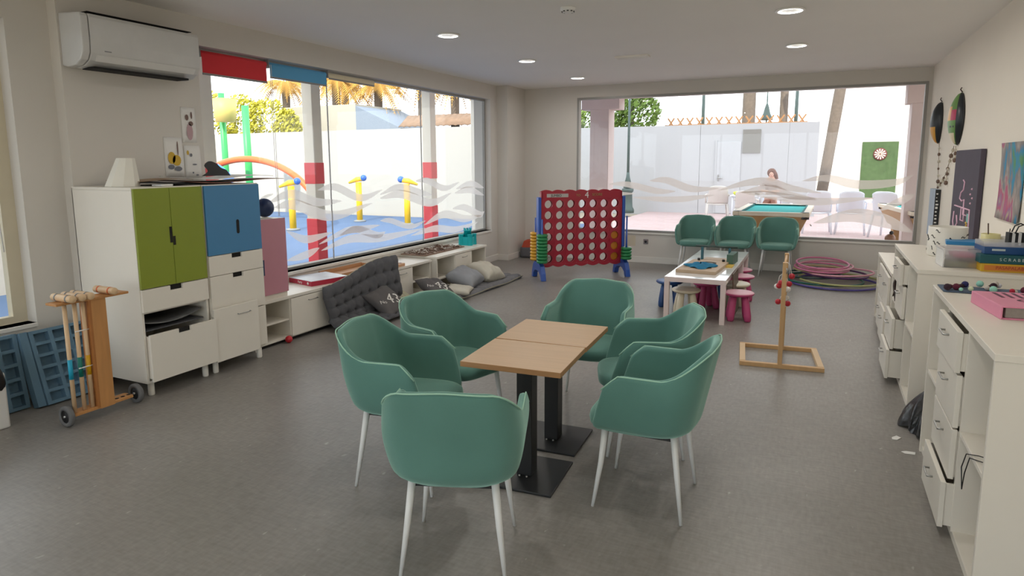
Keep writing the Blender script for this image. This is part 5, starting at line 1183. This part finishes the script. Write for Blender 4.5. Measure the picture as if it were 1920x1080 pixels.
B().tube([(-.2, 0, 0), (-.2, 0, 3.28)], .10, 14).build('pole', GP, t); B().tube([(-1.35, .2, 0), (-1.35, .2, 3.7)], .09, 14).build('pole', GP, t)
B().lathe([(0, 2.85), (.27, 2.85), (.34, 3.50), (.31, 3.50), (.24, 2.9), (0, 2.9)], (-1.0, 0, 0), 20).build('bucket', M('pale_yellow_bucket', (.72, .58, .18), .5), t)

# patio: pool tables, plastic furniture, person
WOODT = stretch(M('pool_table_wood', (.42, .25, .10), .45, var=.12), (2, 2, 12)); FELT = M('turquoise_felt', (.01, .34, .33), .9, var=.04)
def pool(loc, rz, lab):
    t = thing('pool_table', lab, 'pool table', loc, rz, 'pool tables on the patio'); W, L = .61, 1.2
    B().box(-W+.09, W-.09, -L+.09, L-.09, .755, .775).build('felt_bed', FELT, t)
    b = B(); b.box(-W, -W+.10, -L, L, .74, .81).box(W-.10, W, -L, L, .74, .81).box(-W+.10, W-.10, -L, -L+.10, .74, .81).box(-W+.10, W-.10, L-.10, L, .74, .81); b.build('rails', M('cream_rail_top', (.66, .58, .46), .4), t, bevel=.008)
    b = B(); b.box(-W+.10, -W+.135, -L+.1, L-.1, .77, .802).box(W-.135, W-.10, -L+.1, L-.1, .77, .802).box(-W+.10, W-.10, -L+.1, -L+.135, .77, .802).box(-W+.1, W-.1, L-.135, L-.1, .77, .802); b.build('cushion_rubber', M('dark_teal_felt', (.005, .12, .12), .9), t)
    b = B(); lo = [b.v((sx*(W-.16), sy*(L-.16), .42)) for sx, sy in ((-1,-1),(1,-1),(1,1),(-1,1))]; hi = [b.v((sx*(W-.02), sy*(L-.02), .74)) for sx, sy in ((-1,-1),(1,-1),(1,1),(-1,1))]
    b.f(lo[::-1]); b.f(hi)
    for k in range(4): b.f([lo[k], lo[(k+1) % 4], hi[(k+1) % 4], hi[k]])
    b.build('table_body', WOODT, t, bevel=.006)
    for sx in (-1, 1):
        for sy in (-1, 1):
            B().box(sx*(W-.30)-.09, sx*(W-.30)+.09, sy*(L-.35)-.09, sy*(L-.35)+.09, 0, .43).build('leg', WOODT, t, bevel=.004)
            B().lathe([(.055, .812), (.07, .815), (.07, .70), (0, .70)], (sx*(W-.075), sy*(L-.075), 0), 14).build('pocket', BLACKP, t)
    B().tube([(W+.012, -L+.25, .60), (W+.03, -L+.05, .60)], .01, 6).build('ball_return_knob', STEEL, t)
pool((-.72, 12.93, -.02), radians(-1), 'pool table with turquoise felt just outside the back window')
pool((1.85, 13.95, -.02), radians(8), 'second pool table at the right edge of the back window')
WPL = M('white_garden_plastic', (.74, .77, .84), .45, var=.02); BPL = M('beige_garden_plastic', (.66, .63, .60), .45, var=.02)
def plastic_chair(loc, rz, mat, lab, grp, sc=1.0):
    t = thing('garden_chair', lab, 'chair', loc, rz, grp)
    b = B(); b.grid(lambda u, v: ((-.24 + .48*u), -.22 + .46*v, .44 + .01*cos(6*u) + .02*v), 8, 8); b.build('seat', mat, t, solid=.02)
    b = B(); b.grid(lambda u, v: ((-.25 + .50*u)*(1 - .08*v), -.22 - .14*v + .05*(2*u-1)**2, .46 + .46*v - .05*(2*u-1)**4*v), 14, 10); b.build('backrest', mat, t, solid=.02)
    for sx in (-1, 1):
        B().tube([(sx*.25, -.24, .70), (sx*.29, .05, .67), (sx*.28, .22, .64), (sx*.27, .24, .45)], .022, 10).build('armrest', mat, t)
        for sy in (-1, 1): B().tube([(sx*.24, sy*.21, .45), (sx*.28, sy*.27, 0)], [.028, .020], 10).build('leg', mat, t)
    t.scale = (sc, sc, sc); return t
g = 'plastic garden chairs on the patio'
plastic_chair((-.03, 16.6, -.02), .05, WPL, 'white plastic chair right of the person, back toward the window', g, 1.08)
plastic_chair((.67, 16.7, -.02), -.05, WPL, 'white plastic chair left of the green turf board', g, 1.08)
plastic_chair((1.42, 16.2, -.02), -.5, WPL, 'white plastic chair in front of the green turf board', g, 1.10)
plastic_chair((-2.60, 18.9, -.02), .2, BPL, 'beige plastic chair at the left end of the patio table', g, 1.08)
plastic_chair((-1.72, 17.75, -.02), .0, BPL, 'beige plastic chair in front of the patio table', g, 1.0)
t = thing('patio_table', 'long pale patio table where the person sits', 'table', (-1.35, 18.7, -.02))
B().box(-.85, .75, -.35, .35, .72, .75).build('tabletop', WPL, t, bevel=.006)
for sx in (-.78, .68):
    for sy in (-.3, .3): B().tube([(sx, sy, 0), (sx, sy, .72)], .025, 8).build('leg', WPL, t)
B().lathe([(0, 0), (.13, 0), (.17, .05), (.16, .09), (.10, .10), (0, .09)], n=18).build('yellow_bowl', M('yellow_green_plastic', (.55, .55, .05), .5), loc=(-1.98, 18.6, .73), label='yellow-green bowl on the left end of the patio table', cat='bowl')
B().tube([(0, 0, .03), (.10, .02, .05), (.2, 0, .03)], .028, 8).build('sunglasses_case', BLACKP, loc=(-1.68, 18.6, .73), label='small black case on the patio table', cat='case')
# garden bench seat for the person
plastic_chair((-1.22, 19.36, -.02), pi, WPL, 'white plastic chair the person sits on', g, 1.0)

def skin(name, verts, edges, radii, mat, parent, sub=2):
    me = bpy.data.meshes.new(name); me.from_pydata(verts, edges, []); me.materials.append(mat)
    o = bpy.data.objects.new(name, me); COL.objects.link(o); o.parent = parent
    m = o.modifiers.new('skin', 'SKIN'); m.use_smooth_shade = True
    for i, r in enumerate(radii):
        sv = me.skin_vertices[0].data[i]; sv.radius = r if isinstance(r, tuple) else (r, r)
        sv.use_root = (i == 0)
    q = o.modifiers.new('sub', 'SUBSURF'); q.levels = sub; q.render_levels = sub; return o
SKIN = M('skin', (.62, .36, .27), .6, var=.04); HAIR = M('auburn_hair', (.14, .055, .035), .7, var=.3, scale=20, bump=.4, bscale=60); TOPF = M('mauve_grey_top', (.42, .36, .38), .9)
pt = thing('person', 'person with long auburn hair seated at the patio table, looking down', 'person', (-1.22, 19.22, -.02), 0); pt.scale = (1.1, 1.1, 1.08)
V = [(0, .02, .50), (0, .03, .72), (0, -.02, .95), (0, -.06, 1.06), (0, -.09, 1.13), (0, -.13, 1.22),            # pelvis..head
     (-.10, -.06, 1.03), (-.19, -.08, .98), (-.27, -.24, .82), (-.14, -.44, .80), (-.06, -.50, .80),                 # right arm
     (.10, -.06, 1.03), (.19, -.08, .98), (.26, -.20, .80), (.16, -.42, .80), (.08, -.49, .80),                       # left arm
     (-.09, -.06, .50), (-.10, -.42, .50), (-.10, -.44, .10), (-.10, -.54, .04), (.09, -.06, .50), (.10, -.42, .50), (.10, -.44, .10), (.10, -.54, .04)]
Ed = [(0,1),(1,2),(2,3),(3,4),(4,5),(3,6),(6,7),(7,8),(8,9),(9,10),(3,11),(11,12),(12,13),(13,14),(14,15),(0,16),(16,17),(17,18),(18,19),(0,20),(20,21),(21,22),(22,23)]
Rr = [.14, .12, (.15, .11), .09, .055, (.085, .10), .07, .06, .045, .034, .03, .07, .06, .045, .034, .03, .09, .065, .045, .035, .09, .065, .045, .035]
for hx, base in ((-1, 10), (1, 15)):       # five fingers each
    bx, by, bz = V[base]
    for k, (dx, dy, L) in enumerate(((-.026, -.05, .9), (-.010, -.06, 1.0), (.008, -.058, .95), (.024, -.05, .8), (.040 if hx < 0 else -.045, -.012, .7))):
        V.append((bx + dx*.9, by + dy*.6, bz)); V.append((bx + dx*1.2, by + dy*L*1.4, bz - .012)); i = len(V) - 2
        Ed += [(base, i), (i, i+1)]; Rr += [.011, .008]
skin('body', V, Ed, Rr, SKIN, pt, 1)
skin('sweater', [(0, .03, .58), (0, .03, .74), (0, -.02, .95), (0, -.05, 1.05), (-.11, -.06, 1.03), (-.20, -.08, .97), (-.275, -.24, .82), (-.18, -.38, .805), (.11, -.06, 1.03), (.20, -.08, .97), (.265, -.20, .80), (.19, -.37, .805)],
     [(0,1),(1,2),(2,3),(3,4),(4,5),(5,6),(6,7),(3,8),(8,9),(9,10),(10,11)], [.155, .145, (.175, .135), .105, .088, .08, .06, .05, .088, .08, .06, .05], TOPF, pt, 1)
b = B(); b.sphere((0, -.10, 1.25), .108, 1.0, 1.06, 1.05, n=18); b.build('hair', HAIR, pt)
skin('hair_lock', [(0, -.04, 1.30), (.07, -.03, 1.22), (.10, -.05, 1.10), (.11, -.06, .98), (.10, -.05, .90)], [(0,1),(1,2),(2,3),(3,4)], [.08, .075, .065, .055, .03], HAIR, pt, 1)
b = B(); b.sphere((0, -.195, 1.205), .055, .95, .8, 1.2, n=14); b.build('face', SKIN, pt)
for sx in (-1, 1):
    B().sphere((sx*.024, -.236, 1.222), .009, n=8).build('eye', BLACKP, pt)
B().sphere((0, -.246, 1.200), .012, .8, 1, 1.4, n=8).build('nose', SKIN, pt)
B().sphere((0, -.236, 1.172), .014, 1.3, .6, .5, n=8).build('mouth', M('lips', (.50, .15, .14), .5), pt)
# rotate the whole figure so the head faces the window side and down
# small dark item near the pool table
# terracotta pot outside by the right pane
t = thing('ornament', 'small brown and white ornament on the patio at the right pane', 'ornament', (1.0, 11.2, -.02))
B().lathe([(0, 0), (.10, 0), (.12, .25), (.10, .40), (0, .42)], n=18).build('stand', M('white_stone', (.70, .68, .66), .7), t)
B().sphere((0, 0, .50), .075, n=14).build('brown_top', M('brown_glaze', (.25, .12, .07), .4), t)
B().sphere((0.01, -.02, .59), .03, n=10).build('dark_knob', BLACKP, t)
